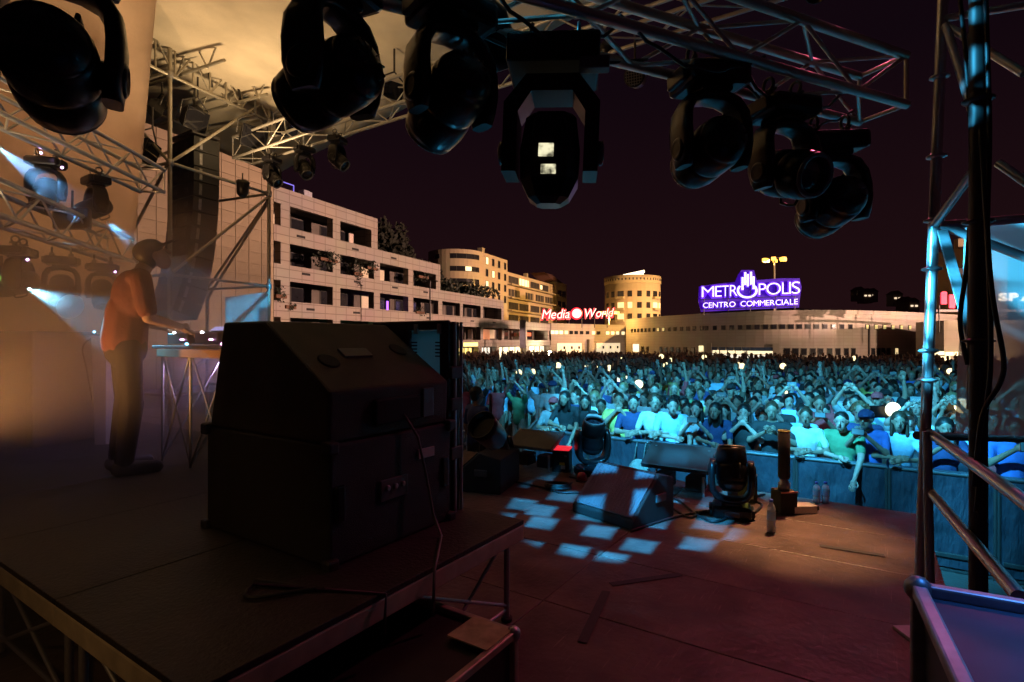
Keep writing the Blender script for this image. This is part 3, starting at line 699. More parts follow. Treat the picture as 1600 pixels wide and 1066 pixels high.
# cyan-lit cloth behind the tower
scrim = bpy.data.materials.new('white_mesh_scrim'); scrim.use_nodes = True; nt = scrim.node_tree
bs = nt.nodes['Principled BSDF']; bs.inputs['Base Color'].default_value = (.72, .72, .70, 1); bs.inputs['Roughness'].default_value = .8
tr = nt.nodes.new('ShaderNodeBsdfTransparent'); mx = nt.nodes.new('ShaderNodeMixShader'); tl = nt.nodes.new('ShaderNodeBsdfTranslucent'); tl.inputs[0].default_value = (.6, .58, .55, 1)
ad = nt.nodes.new('ShaderNodeMixShader'); ad.inputs[0].default_value = .3
nt.links.new(bs.outputs[0], ad.inputs[1]); nt.links.new(tl.outputs[0], ad.inputs[2])
nzz = nt.nodes.new('ShaderNodeTexNoise'); nzz.inputs['Scale'].default_value = 3; rr = nt.nodes.new('ShaderNodeMapRange'); rr.inputs[3].default_value = .55; rr.inputs[4].default_value = .72
nt.links.new(nzz.outputs['Fac'], rr.inputs[0]); nt.links.new(rr.outputs[0], mx.inputs[0])
nt.links.new(tr.outputs[0], mx.inputs[1]); nt.links.new(ad.outputs[0], mx.inputs[2]); nt.links.new(mx.outputs[0], nt.nodes['Material Output'].inputs[0])
p0 = W(352, 533, 10.6); p1 = W(418, 533, 10.85)
sheet('banner_cloth', [Z(p0, -1.9), Z(p1, -1.9), Z(p1, .98), Z(p0, .85)], 10, 12, mat('white_banner', (.7, .7, .7), .8), wob=.04, label='white banner cloth lit blue low on the left scaffold', cat='banner')

# ================================================================== RIGHT SCAFFOLD, RAILS, SCRIM
d28 = Vector((.472, .882, 0)).normalized(); r28 = Vector((d28.y, -d28.x, 0))
t = thing('scaffold_tower', 'bright scaffold frame with pink lit handrails at the right edge', 'scaffold tower', Vector((2.1, 2.8, ST)))
stube = mat('bright_scaffold_tube', (.55, .55, .56), .33, .7, .18, 9)
pA0 = Vector((2.085, 2.8, ST)); pA1 = Vector((2.24, 2.8, CZ + 2.3)); lerp = lambda f: pA0 + (pA1 - pA0) * f
atz = lambda z: lerp((CZ + z - pA0.z) / (pA1.z - pA0.z))
rod('pole', pA0, pA1, .0245, stube, t)
pB0 = Vector((1.80, 2.1, ST)); pB1 = Vector((1.80, 2.1, CZ + 2.0)); rod('pole', pB0, pB1, .030, darksteel, t)
q0 = Vector((1.86, 2.16, CZ - .9)); 
for z_ in (1.36, .95, .92 - .3, .37, -.05, -.2): 
    b = MB(); p = atz(z_); b.lathe(p, (0, 0, 1), [(.026, -.012), (.045, -.004), (.045, .004), (.026, .012)], 16); b.build('rosette', stube, t)
for z_ in (.46, .0, .93, 1.4):
    b = MB(); b.lathe(Vector((1.80, 2.1, CZ + z_)), (0, 0, 1), [(.03, -.01), (.052, -.003), (.052, .003), (.03, .01)], 16); b.build('rosette', darksteel, t)
nd = atz(.593)
rod('ledger', nd + r28 * .03, nd + r28 * 1.0, .022, stube, t)
rod('brace', nd + r28 * .03, nd + r28 * 1.1 + Vector((0, 0, -.62)), .022, stube, t)
rod('brace', nd, W(1528, 258, 2.35), .020, stube, t)
b = MB(); p = nd + Vector((.02, -.03, -.03)); q = W(1545, 625, 2.25); a_, b_, d_ = frame(q - p); b.box((p + q) / 2, (.045, .012, (q - p).length), (a_, b_, d_), .003); b.build('flat_brace', steel, t)
rod('brace', W(1478, 40, 2.75), W(1600, 115, 2.4), .018, stube, t)
rod('ledger', W(1470, 30, 2.8), W(1620, 5, 2.55), .018, stube, t)
rod('brace', W(1478, 40, 2.75), W(1528, 200, 2.3), .018, stube, t)
rod('brace', W(1560, 255, 2.6), W(1640, 310, 2.4), .02, stube, t)
# guard rails of the stage edge
for z_, t1 in ((-.468, 2.1), (-.75, 1.18)):
    p = atz(z_) + Vector((.0, -.03, 0)); q = p - Vector((.535, 1, 0)) * t1; rod('handrail', p, q, .022, stube, t)
rod('post', Vector((2.02, 2.62, ST)), Vector((2.06, 2.7, CZ - .45)), .02, steel, t)
rod('rail', Vector((2.1, 2.82, CZ - .49)), Vector((4.2, 3.9, CZ - .72)), .022, darksteel, t)
bb = MB(); bb.box(Vector((2.085, 2.8, ST + .01)), (.15, .15, .02), None, .004); bb.build('base_plate', steel, t)
bb = MB(); bb.box(Vector((1.8, 2.1, ST + .01)), (.15, .15, .02), None, .004); bb.build('base_plate', steel, t)
# ballast block at the pole foot
t = thing('ballast_block', 'pale concrete ballast block at the foot of the scaffold pole', 'block', Vector((2.12, 2.55, ST)))
b = MB(); b.box(Vector((2.13, 2.57, ST + .06)), (.2, .44, .12), (r28, d28, Vector((0, 0, 1))), .02); b.build('block', mat('concrete', (.36, .34, .26), .9, 0, .25, 14, .4, 40), t)
b = MB(); b.path([Vector((2.13, 2.57, ST + .12)) + d28 * .06, Vector((2.13, 2.57, ST + .18)) , Vector((2.13, 2.57, ST + .12)) - d28 * .06], .008); b.build('lifting_loop', darksteel, t)
# cables down the dark pole
CB = [((1500, 0, 2.3), (1510, 100, 2.25), (1518, 250, 2.2), (1512, 400, 2.15), (1500, 500, 2.15), (1512, 570, 2.12)),
      ((1540, 0, 2.05), (1546, 200, 2.05), (1543, 360, 2.02), (1552, 470, 2.0), (1568, 560, 1.98), (1562, 600, 1.98), (1535, 650, 2.03), (1522, 760, 2.05)),
      ((1520, 40, 2.2), (1528, 150, 2.12), (1536, 260, 2.04), (1545, 420, 2.02), (1548, 560, 2.02), (1540, 650, 2.04), (1525, 800, 2.05)),
      ((1512, 60, 2.3), (1520, 160, 2.2), (1522, 240, 2.16), (1519, 300, 2.16), (1516, 420, 2.14), (1514, 640, 2.12))]
def smooth(pts, n=6):
    out = []
    P_ = [pts[0]] + list(pts) + [pts[-1]]
    for i in range(1, len(P_) - 2):
        p0, p1, p2, p3 = P_[i - 1], P_[i], P_[i + 1], P_[i + 2]
        for k in range(n):
            s = k / n; out.append(.5 * ((2 * p1) + (p2 - p0) * s + (2 * p0 - 5 * p1 + 4 * p2 - p3) * s * s + (3 * p1 - p0 - 3 * p2 + p3) * s ** 3))
    out.append(pts[-1]); return out
for k_, c_ in enumerate(CB):
    b = MB(); b.path(smooth([W(*p) for p in c_]), .0085, 7)
    tag(b.build('hanging_cable', rubber if k_ != 3 else mat('grey_cable', (.3, .3, .32), .4)), ['thin black cable bowing left of the dark scaffold pole', 'thick black cable sagging out in a loop right of the dark pole', 'black cable running straight beside the dark pole', 'grey cable tied along the upper dark pole'][k_], 'cable', 'cables on the right scaffold')
sp = [W(1508, 345, 4.5), W(1490, 682, 4.5)]
dr = Vector((.93, -.36, 0)) * 2.6
sheet('side_scrim', [sp[1], sp[1] + dr, sp[0] + dr, sp[0]], 16, 16, scrim, wob=.03, thick=.003, label='translucent white mesh cloth hung behind the right scaffold', cat='mesh cloth')
# flight case bottom right
zc = CZ - .62; corner = Vector((1.016, 1.36, 0)); c = corner - d28 * .5 + r28 * .45; c.z = ST
bluecase = mat('blue_black_case_laminate', (.05, .055, .075), .45, 0, .25, 6)
flightcase('large flight case with blue lit lid in the bottom right corner', c, (r28, d28, Vector((0, 0, 1))), (.9, 1.0, .90), bluecase, mat('brushed_case_edge', (.5, .5, .52), .4, .6, .2, 20))

# ================================================================== DJ TABLE AND GEAR
ZT = CZ - .035                                     # table top
t = thing('dj_table', 'dj table on crossed metal legs behind the angled speaker', 'table', SD(1.65, 2.2, RT))
b = MB(); b.box(SD(1.64, 2.17, ZT - .012), (.62, 2.3, .024), ax, .004); b.build('table_top', casem, t)
woodm = mat('warm_wood_fascia', (.30, .19, .10), .6, 0, .25, 5)
b = MB(); b.box(SD(1.345, 2.25, ZT - .06), (.018, 2.0, .06), ax, .003); b.build('fascia', woodm, t)
b = MB(); b.box(SD(1.64, 3.305, ZT - .06), (.5, .018, .06), ax, .003); b.build('fascia', woodm, t)
tubem = mat('satin_leg_tube', (.42, .42, .36), .45, .5, .2, 10)
bs_ = [1.15, 1.7, 2.25, 2.8, 3.25]
for a_ in (1.38, 1.9):
    for i, b_ in enumerate(bs_):
        rod('leg', SD(a_, b_, RT), SD(a_, b_, ZT - .024), .011, tubem, t)
        if i:
            rod('brace', SD(a_, bs_[i - 1], RT + .02), SD(a_, b_, ZT - .05), .008, tubem, t); rod('brace', SD(a_, b_, RT + .02), SD(a_, bs_[i - 1], ZT - .05), .008, tubem, t)
for b_ in bs_:
    rod('brace', SD(1.38, b_, RT + .02), SD(1.9, b_, ZT - .05), .008, tubem, t)
ledw = mat('white_led', (.8, .8, .8), .3, emit=(.9, .93, 1), estr=40)
ledp = mat('pink_led', (.8, .3, .7), .3, emit=(1, .45, .95), estr=14)
ledb = mat('small_blue_led', (.2, .4, .9), .3, emit=(.2, .6, 1), estr=10)
def player(label, bpos, kind):
    c = SD(1.60, bpos, ZT + .001); t = thing('mixer' if kind else 'media_player', label, 'dj mixer' if kind else 'dj player', c, None if kind else 'players on the dj table')
    w_ = .33
    b = MB(); b.box(c + Vector((0, 0, .055)), (.40, w_, .09), ax, .01); b.build('body', black, t)
    if not kind:
        b = MB(); b.lathe(c + Vector((0, 0, .1)) - D1 * .05, (0, 0, 1), [(.10, 0), (.103, .006), (.10, .014), (.06, .016), (.002, .014)], 24); b.build('jog_wheel', plast, t)
        b = MB(); b.box(c + D1 * .13 + Vector((0, 0, .125)), (.10, .24, .012), (Vector(D1 * .8 + Vector((0, 0, .6))).normalized(), D2, Vector(Vector((0, 0, .8)) - D1 * .6).normalized()), .004); b.build('screen', mat('violet_screen', (.1, .1, .2), .2, emit=(.5, .45, .9), estr=.9), t)
    else:
        for i in range(4):
            for j in range(4):
                b = MB(); b.lathe(c + D1 * (-.02 + j * .04) + D2 * (-.11 + i * .07) + Vector((0, 0, .1)), (0, 0, 1), [(.011, 0), (.009, .018), (.001, .018)], 10); b.build('knob', plast, t)
        for i in range(4):
            b = MB(); b.box(c - D1 * .12 + D2 * (-.11 + i * .07) + Vector((0, 0, .108)), (.03, .018, .016), ax, .003); b.build('fader', plast, t)
    b = MB(); b.ell(c - D1 * .195 + D2 * (.06 if not kind else -.04) + Vector((0, 0, .10)), (.012, .012, .008), 8, 6); b.build('white_lamp', ledw, t)
    b = MB(); b.ell(c - D1 * .203 - D2 * .09 + Vector((0, 0, .045)), (.02, .02, .006), 8, 6); b.build('pink_lamp', ledp, t)
player('dj player at the left end of the table nearest the performer', 3.05, 0); player('dj player beside the mixer with a bright white lamp', 2.62, 0)
player('dj mixer in the middle of the table', 2.2, 1); player('dj player at the right of the mixer partly behind the angled speaker', 1.75, 0)
t = thing('laptop_stand', 'small black laptop stand on the dj table', 'stand', SD(1.84, 2.5, ZT))
b = MB(); b.box(SD(1.84, 2.3, ZT + .17), (.16, .3, .012), ax, .003); b.build('plate', black, t)
for d_ in (-.12, .12): rod('leg', SD(1.84, 2.3 + d_, ZT), SD(1.84, 2.3 + d_, ZT + .17), .008, darksteel, t)
for i_, (a_, b_, m_, lab) in enumerate(((1.4, 2.9, ledb, 'blue button light on the dj table edge near the performer'), (1.42, 2.42, ledp, 'pink button light on the dj table between the players'), (1.38, 1.98, ledb, 'small blue light on the dj table right of the mixer'), (1.38, 1.4, mat('amber_led', (.8, .6, .2), .3, emit=(1, .8, .2), estr=8), 'amber light at the right end of the dj table'))):
    b = MB(); b.ell(SD(a_, b_, ZT + .012), (.014, .014, .01), 8, 6); tag(b.build('button_light', m_), lab, 'light')
# black rack and pale pedestal at the far left
t = thing('equipment_rack', 'large black equipment rack at the left edge behind the performer', 'rack', Vector((-5.05, 5.55, ST)))
axL = (Vector((.97, -.22, 0)).normalized(), Vector((.22, .97, 0)).normalized(), Vector((0, 0, 1)))
c = Vector((-4.95, 5.45, ST)); H_ = CZ + .09 - ST
b = MB(); b.box(c + Vector((0, 0, H_ / 2)), (1.35, .7, H_), axL, .012); b.build('cabinet', mat('rack_blue_black', (.035, .035, .05), .6, 0, .3, 5), t)
for s_ in (-1, 1): rod('edge_profile', c + axL[0] * s_ * .67 - axL[1] * .35, c + axL[0] * s_ * .67 - axL[1] * .35 + Vector((0, 0, H_)), .014, darksteel, t)
b = MB(); b.box(c - axL[1] * .354 + Vector((.1, 0, H_ * .55)), (.2, .012, .1), axL, .004); b.build('handle', darksteel, t)
t = thing('pedestal', 'slim pale pedestal standing left of the performer', 'pedestal', W(162, 590, 5.2))
c = W(163, 533, 5.2); c.z = 0
b = MB(); b.loft([[Vector((c.x + x * w_, c.y + y * w_, z_)) for x, y in ((-1, -1), (1, -1), (1, 1), (-1, 1))] for z_, w_ in ((RT - .1, .05), (CZ + .02, .07), (CZ + .05, .075))], smooth=False); b.build('column', mat('pale_pedestal', (.6, .56, .55), .6, 0, .12, 5), t)
b = MB(); b.box(Vector((c.x, c.y, CZ + .07)), (.26, .2, .03), None, .008); b.build('top_plate', plast, t)
b = MB(); b.box(Vector((c.x, c.y, RT - .12)), (.3, .3, .04), None, .01); b.build('foot', plast, t)
b = MB(); b.path(smooth([Vector((c.x - .05, c.y, CZ + .06)), Vector((c.x - .2, c.y, CZ - .05)), Vector((c.x - .16, c.y, CZ - .3)), Vector((c.x - .02, c.y, RT - .1))]), .008); b.build('cable', rubber, t)
b = MB(); b.ell(Vector((c.x - .02, c.y - .1, CZ + .085)), (.012, .012, .01), 8, 6); b.build('blue_lamp', ledb, t)

# ================================================================== STAGE FRONT GEAR
UPV = Vector((0, 0, 1))
grillem = mat('speaker_grille', (.15, .15, .17), .55, .2, .3, 3, .6, 350)
def wedge(label, c, fwd, w_, d_, h_, cab=blackbox, gr=grillem):
    c = Vector(c); f = Vector(fwd).normalized(); s_ = Vector((-f.y, f.x, 0)); t = thing('stage_monitor', label, 'stage monitor', c)
    pr = [(d_ / 2, 0), (d_ / 2, h_ * .18), (-d_ * .12, h_), (-d_ / 2, h_ * .86), (-d_ / 2, 0)]
    b = MB(); b.prism([c + f * x + UPV * z + s_ * (-w_ / 2) for x, z in pr], s_ * w_); o = b.build('cabinet', cab, t)
    bv = o.modifiers.new('b', 'BEVEL'); bv.width = .012; bv.segments = 2
    p = c + f * d_ / 2 + UPV * h_ * .18; q = c - f * d_ * .12 + UPV * h_; e = (q - p).normalized(); n_ = s_.cross(e)
    if n_.z < 0: n_ = -n_
    b = MB(); b.box((p + q) / 2 + n_ * .008, ((q - p).length * .9, w_ * .93, .014), (e, s_, n_), .004); g_ = b.build('grille', gr, t)
    nb = 15
    for k in range(nb):
        b = MB(); b.box((p + q) / 2 + n_ * .017 + s_ * (w_ * .86 * ((k + .5) / nb - .5)), ((q - p).length * .86, .006, .006), (e, s_, n_)); b.build('grille_bar', gr, g_)
    for x in (-1, 1):
        b = MB(); b.box(c + s_ * x * (w_ / 2 + .004) - f * d_ * .15 + UPV * h_ * .5, (.14, .02, .07), (f, s_, UPV), .01); b.build('side_handle', plast, t)
    return t
wedge('black stage monitor dotted with blue light patches in mid stage', Vector((.97, 4.78, ST)), (-.76, -.66, 0), .66, .58, .40)
wedge('dark stage monitor at the left beside the riser', Vector((-.3, 5.75, ST)), (-.9, .3, 0), .62, .6, .40, blackm, blackm)
def low_stand(label, c, fwd, w_, d_, tm=None):
    c = Vector(c); f = Vector(fwd).normalized(); s_ = Vector((-f.y, f.x, 0)); t = thing('low_stand', label, 'stage stand', c)
    e = (f + UPV * .45).normalized(); n_ = s_.cross(e); 
    if n_.z < 0: n_ = -n_
    b = MB(); b.box(c + UPV * .33, (d_, w_, .05), (e, s_, n_), .01); b.build('sloped_top', tm or mat('grey_laminate', (.16, .16, .165), .5, 0, .2, 6), t)
    for x in (-1, 1):
        for y in (-1, 1):
            rod('leg', c + s_ * y * w_ * .4 + f * x * d_ * .3, c + s_ * y * w_ * .4 + f * x * d_ * .3 + UPV * (.30 + x * .11), .014, steel, t)
    for y in (-.25, .2):
        b = MB(); b.box(c + s_ * y * w_ + UPV * .1, (.2, .16, .14), (f, s_, UPV), .01); b.build('power_unit', blackm, t)
    return t
low_stand('grey topped low stand on steel legs at the left front of the stage', G(838, 738, ST) + Vector((0, .25, 0)), D1, .62, .36)
low_stand('dark topped low stand with tiny yellow lamp in mid stage front', G(1068, 772, ST) + Vector((0, .15, 0)), D1, .68, .4, casem)
for u, v, lab in ((1048, 753, 'tiny yellow lamp under the dark low stand'), (1168, 769, 'tiny yellow lamp on the box beside the right floor lamp')):
    b = MB(); b.ell(W(u, v, 5.0), (.012, .012, .012), 8, 6); tag(b.build('indicator_light', mat('yellow_led', (.8, .7, .1), .3, emit=(1, .8, .1), estr=12)), lab, 'indicator')
moving_head('left floor moving head beside the grey topped stand', G(776, 752, ST) + Vector((0, 0, 0)), .6, -.7, 1.0, 'moving heads standing on the stage floor', True)
moving_head('middle floor moving head upright behind the monitor with blue patches', G(926, 742, ST), .2, .3, 1.08, 'moving heads standing on the stage floor', True)
moving_head('right floor moving head with pink reflections near the stage front', G(1143, 806, ST), -.35, -.25, 1.02, 'moving heads standing on the stage floor', True)
for k_, (u, v, yaw, col, lab) in enumerate(((880, 739, .3, 'r', 'upright black effects box with glowing red top'), (1168, 788, -.1, 'p', 'upright black effects box with pink lit top behind the right floor lamp'))):
    c = G(u, v, ST) + Vector((0, .12, 0)); t = thing('effects_box', lab, 'effects machine', c, 'effects boxes along the stage front')
    axx = (Vector((math.cos(yaw), -math.sin(yaw), 0)), Vector((math.sin(yaw), math.cos(yaw), 0)), UPV)
    b = MB(); b.box(c + UPV * .125, (.20, .20, .25), axx, .01); b.build('housing', blackm, t)
    b = MB(); b.box(c + UPV * .262, (.20, .20, .022), axx, .006)
    b.build('top_plate', mat('red_lit_top', (.5, .03, .04), .4, emit=(1, .03, .05), estr=.9) if col == 'r' else mat('pinkish_metal_top', (.6, .5, .5), .4, .3), t)
    b = MB(); b.box(c + UPV * .10 - axx[1] * .103 + axx[0] * .02, (.06, .008, .03), axx, .001); b.build('warning_sticker', mat('yellow_sticker', (.7, .5, .04), .5), t)
    b = MB(); b.box(c + UPV * .06 - axx[1] * .103 + axx[0] * .03, (.05, .008, .04), axx, .001); b.build('rating_plate', mat('pale_sticker', (.6, .6, .6), .5), t)
    b = MB(); b.box(c + UPV * .19 - axx[1] * .103 + axx[0] * .06, (.03, .008, .02), axx, .001); b.build('switch', plast, t)
# tall black jet column
c = G(1225, 800, ST); t = thing('confetti_cannon', 'tall black tube with a pale ring on a black base at the stage front', 'effects machine', c)
b = MB(); b.box(c + UPV * .1, (.16, .16, .2), axx, .012); b.build('base', blackm, t)
b = MB(); b.box(c + UPV * .195 - axx[1] * .085, (.16, .01, .014), axx, .002); b.build('stripe', mat('pink_stripe', (.7, .3, .28), .5), t)
b = MB(); b.lathe(c + UPV * .2, UPV, [(.05, 0), (.05, .06), (.035, .07), (.035, .12)], 18); b.build('collar', steel, t)
b = MB(); b.lathe(c + UPV * .2, UPV, [(.045, .1), (.05, .11), (.05, .52), (.046, .522), (.046, .45)], 20); b.build('tube', blackm, t)
b = MB(); b.path([c + UPV * .722 + Vector((.048 * math.cos(a), .048 * math.sin(a), 0)) for a in [2 * PI * k / 20 for k in range(20)]], .005, 6, True); b.build('top_ring', mat('yellow_ring', (.65, .6, .2), .5), t)
# small pink topped case, stage plates, bottles
t = thing('junction_box', 'small pink lit metal box lying right of the black tube', 'box', G(1252, 800, ST)); c = G(1252, 800, ST)
b = MB(); b.box(c + UPV * .035, (.22, .13, .07), axx, .008); b.build('box', mat('pale_metal', (.55, .5, .5), .45, .3), t)
b = MB(); b.box(c + UPV * .035 + axx[0] * .13, (.05, .05, .04), axx, .004); b.build('plug', blackm, t)
pet = bpy.data.materials.new('clear_bottle_plastic'); pet.use_nodes = True; q = pet.node_tree.nodes['Principled BSDF']; q.inputs['Base Color'].default_value = (.75, .85, .9, 1); q.inputs['Roughness'].default_value = .12; q.inputs['Alpha'].default_value = .55
def bottle(u, v, lab, liq, h_=.24, z=ST, Y=None):
    c = G(u, v, z) if Y is None else Vector((W(u, v, Y).x, Y, z)); t = thing('water_bottle', lab, 'bottle', c, 'bottles on the stage')
    r_ = .032; k = h_ / .24
    b = MB(); b.lathe(c, UPV, [(.02, .0), (r_, .008), (r_, .07 * k), (r_ * .93, .075 * k), (r_, .08 * k), (r_, .165 * k), (r_ * .8, .19 * k), (.013, .21 * k), (.013, .222 * k)], 18); b.build('bottle', pet, t)
    b = MB(); b.lathe(c, UPV, [(.019, .003), (r_ - .003, .01), (r_ - .003, .10 * k), (.002, .101 * k)], 16); b.build('liquid', liq, t)
    b = MB(); b.lathe(c + UPV * .222 * k, UPV, [(.015, -.006), (.015, .014), (.002, .015)], 14); b.build('cap', mat('blue_cap', (.05, .12, .5), .4), t)
    b = MB(); b.lathe(c, UPV, [(r_ + .001, .09 * k), (r_ + .001, .15 * k)], 18, cap=False); b.build('label_band', mat('pale_blue_label', (.35, .55, .75), .5), t)
bottle(1205, 832, 'plastic bottle with dark blue liquid standing on the stage', mat('blue_liquid', (.01, .02, .35), .1), .27)
bottle(1276, 786, 'small clear water bottle, left of the pair at the stage edge', mat('water', (.4, .6, .7), .1), .2)
bottle(1290, 786, 'small clear water bottle, right of the pair at the stage edge', MATS['water'], .2)
# cables lying on the stage
FC = [[(800, 752), (850, 762), (880, 770), (930, 768), (985, 760)], [(1020, 775), (1045, 790), (1075, 808), (1100, 800), (1130, 806), (1160, 812)], [(1025, 770), (1060, 782), (1090, 805), (1120, 815), (1150, 800)], [(1180, 800), (1190, 788), (1175, 780), (1195, 772)], [(985, 830), (1040, 812), (1090, 800), (1140, 795)], [(890, 745), (930, 752), (965, 744), (1010, 748), (1040, 760)]]
for k_, c_ in enumerate(FC):
    b = MB(); b.path(smooth([G(u, v, ST + .012) for u, v in c_]), .010, 6)
    tag(b.build('floor_cable', rubber), ['black cable on the stage left of the dotted monitor', 'black cable curling from the low stand to the right floor lamp', 'second black cable crossing in front of the dark low stand', 'small cable loop right of the right floor lamp', 'black cable between the dotted monitor and the right floor lamp', 'black cable behind the dotted monitor'][k_], 'cable', 'cables lying on the stage')
t = thing('cable_coil', 'dark coil of cable on the stage left of the dotted monitor', 'cable coil', G(872, 765, ST)); c = G(872, 765, ST)
b = MB(); b.path([c + Vector((.13 * math.cos(a * .7) * (1 + .1 * math.sin(a)), .09 * math.sin(a * .7), .015 + .002 * a)) for a in range(28)], .011, 6); b.build('coil', rubber, t)
b = MB(); b.box(c + Vector((.0, -.05, .035)), (.05, .03, .05), None, .006); b.build('plug', plast, t)
t = thing('red_cap_lamp', 'small dark red round lamp at the left edge of the dotted monitor', 'lamp', G(909, 752, ST)); c = G(909, 752, ST)
b = MB(); b.lathe(c, UPV, [(.05, 0), (.055, .03), (.05, .07), (.03, .095), (.002, .1)], 18); b.build('dome', mat('dark_red_plastic', (.25, .02, .03), .35), t)
b = MB(); b.lathe(c, UPV, [(.065, 0), (.065, .012)], 18); b.build('foot', blackm, t)

# ================================================================== PIT BARRIERS
coverm = mat('barrier_cover', (.022, .028, .043), .6, 0, .45, 3, .2, 12)
BA = 7.26
nt = coverm.node_tree; wv = nt.nodes.new('ShaderNodeTexNoise'); mpx = nt.nodes.new('ShaderNodeMapping'); mpx.inputs['Scale'].default_value = (3.5, 3.5, 1.0); tcx = nt.nodes.new('ShaderNodeTexCoord')
nt.links.new(tcx.outputs['Object'], mpx.inputs[0]); nt.links.new(mpx.outputs[0], wv.inputs['Vector']); wv.inputs['Scale'].default_value = 1.6; wv.inputs['Detail'].default_value = 5
bpx = nt.nodes.new('ShaderNodeBump'); bpx.inputs['Strength'].default_value = 1; bpx.inputs['Distance'].default_value = .10; nt.links.new(wv.outputs['Fac'], bpx.inputs['Height']); nt.links.new(bpx.outputs[0], nt.nodes['Principled BSDF'].inputs['Normal'])
for k_ in range(8):
    b0_ = 3.23 - 1.0 - k_ * 1.0; c = SD(BA, b0_ + .5, 0)
    t = thing('crowd_barrier', 'dark sheeted barrier panel in front of the crowd, %s from its left end' % ['first', 'second', 'third', 'fourth', 'fifth', 'sixth', 'seventh', 'eighth'][k_], 'barrier', c, 'pit barrier panels')
    H_ = 1.13
    b = MB(); b.box(SD(BA, b0_ + .5, H_ * .52), (.025, .95, H_ * .94), ax, .006); b.build('sheet', coverm, t)
    for p, q in (((b0_ + .015, 0), (b0_ + .015, H_)), ((b0_ + .985, 0), (b0_ + .985, H_)), ((b0_ + .015, H_), (b0_ + .985, H_))):
        rod('frame_tube', SD(BA - .005, p[0], p[1]), SD(BA - .005, q[0], q[1]), .021, darksteel, t)
    b = MB(); b.box(SD(BA + .05, b0_ + .5, H_ + .012), (.14, .98, .02), ax, .006); b.build('top_ledge', mat('barrier_ledge', (.13, .15, .18), .5, .3), t)
    b = MB(); b.box(SD(BA - .012, b0_ + .5, .2), (.05, .9, .05), ax, .006); b.build('kick_rail', darksteel, t)
    b = MB(); b.box(SD(BA + .45, b0_ + .5, .02), (.9, .96, .03), ax, .004); b.build('foot_plate', darksteel, t)
def fence(lab, p, q, H_=1.05):
    p = Vector(p); q = Vector(q); t = thing('steel_fence', lab, 'fence', (p + q) / 2, 'steel tube fences left of the pit'); e = (q - p).normalized()
    b = MB(); b.path([p, p + UPV * (H_ - .12), p + UPV * (H_ - .03) + e * .04, p + UPV * H_ + e * .14, q + UPV * H_ - e * .14, q + UPV * (H_ - .03) - e * .04, q + UPV * (H_ - .12), q], .02); b.build('frame', steel, t)
    rod('rail', p + UPV * .18, q + UPV * .18, .014, steel, t)
    n = int((q - p).length / .13)
    for i in range(1, n): rod('bar', p + (q - p) * i / n + UPV * .18, p + (q - p) * i / n + UPV * H_, .008, steel, t)
fence('steel tube fence right of the floor lamp at the left pit', SD(6.9, 5.6), SD(6.9, 3.9))
fence('steel tube fence farther left behind the upright case', SD(7.2, 7.4), SD(7.0, 5.9))
fence('steel tube fence standing deeper in the crowd at the left', SD(9.0, 4.2), SD(7.4, 3.5))
t = thing('backpack', 'grey backpack hanging on the pit barrier', 'backpack', SD(BA - .12, 1.3, .5)); c = SD(BA - .15, 1.32, .66)
b = MB(); b.ell(c, (.10, .17, .24), 14, 10, ax); b.build('bag', mat('grey_nylon', (.22, .22, .2), .8, 0, .4, 8, .4, 30), t)
b = MB(); b.ell(c - D1 * .08 - UPV * .07, (.05, .12, .11), 12, 8, ax); b.build('front_pocket', mat('dark_nylon', (.1, .1, .1), .8), t)
for s_ in (-.07, .07):
    b = MB(); b.path([c + D2 * s_ + UPV * .2, c + D2 * s_ + D1 * .1 + UPV * .42, c + D2 * s_ + D1 * .16 + UPV * .49], .012); b.build('strap', MATS['dark_nylon'], t)

# ================================================================== BUILDINGS
facade = brickmat('pale_stone_cladding', (.50, .43, .36), (.46, .39, .33), (.30, .25, .21), 1.2, .6, .035)
facade2 = brickmat('plain_render_block', (.52, .45, .36), (.50, .43, .34), (.42, .36, .28), 2.4, 1.0, .02)
mallm = brickmat('mall_stone_cladding', (.46, .40, .34), (.43, .37, .31), (.36, .31, .26), 1.6, .5, .03)
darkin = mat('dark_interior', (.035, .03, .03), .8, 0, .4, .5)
pane = mat('night_window', (.02, .02, .025), .12, 0, .2, 2)
litw = mat('lit_window', (.8, .7, .5), .5, emit=(1, .72, .35), estr=.9)
litw2 = mat('bright_lit_window', (.8, .8, .6), .5, emit=(1, .83, .45), estr=1.15)
shopw = mat('shop_light', (.8, .75, .6), .5, 0, .2, .8, emit=(1, .80, .48), estr=1.3)
shopw2 = mat('shop_light_pale', (.8, .8, .75), .5, 0, .2, .8, emit=(1, .9, .72), estr=1.1)
framem = mat('window_frame_dark', (.06, .055, .05), .5)
KS = 1.5
e_t = Vector((.402, .9157, 0)).normalized(); n_t = Vector((-e_t.y, e_t.x, 0))       # n_t points into the block
P0 = Vector((6.35, 90, 0))
def s_of(u):
    k = (u - 800) / F; return (4.23 - 60 * k) / (.439 - k) * 1.0922 * KS
def TP(s, n, z): return P0 - e_t * s + n_t * n + Vector((0, 0, CZ + z))
t = thing('terraced_building', 'long pale terraced block with open balconies stepping down to the right', 'building', TP(28, 6, -CZ))
steps = [(0, s_of(787), 2.84), (s_of(787), s_of(688), 5.44), (s_of(688), s_of(590), 8.15), (s_of(590), s_of(428), 10.85)]
levels = [2.84, 5.44, 8.15, 10.85]
axt = (-e_t, n_t, UPV)
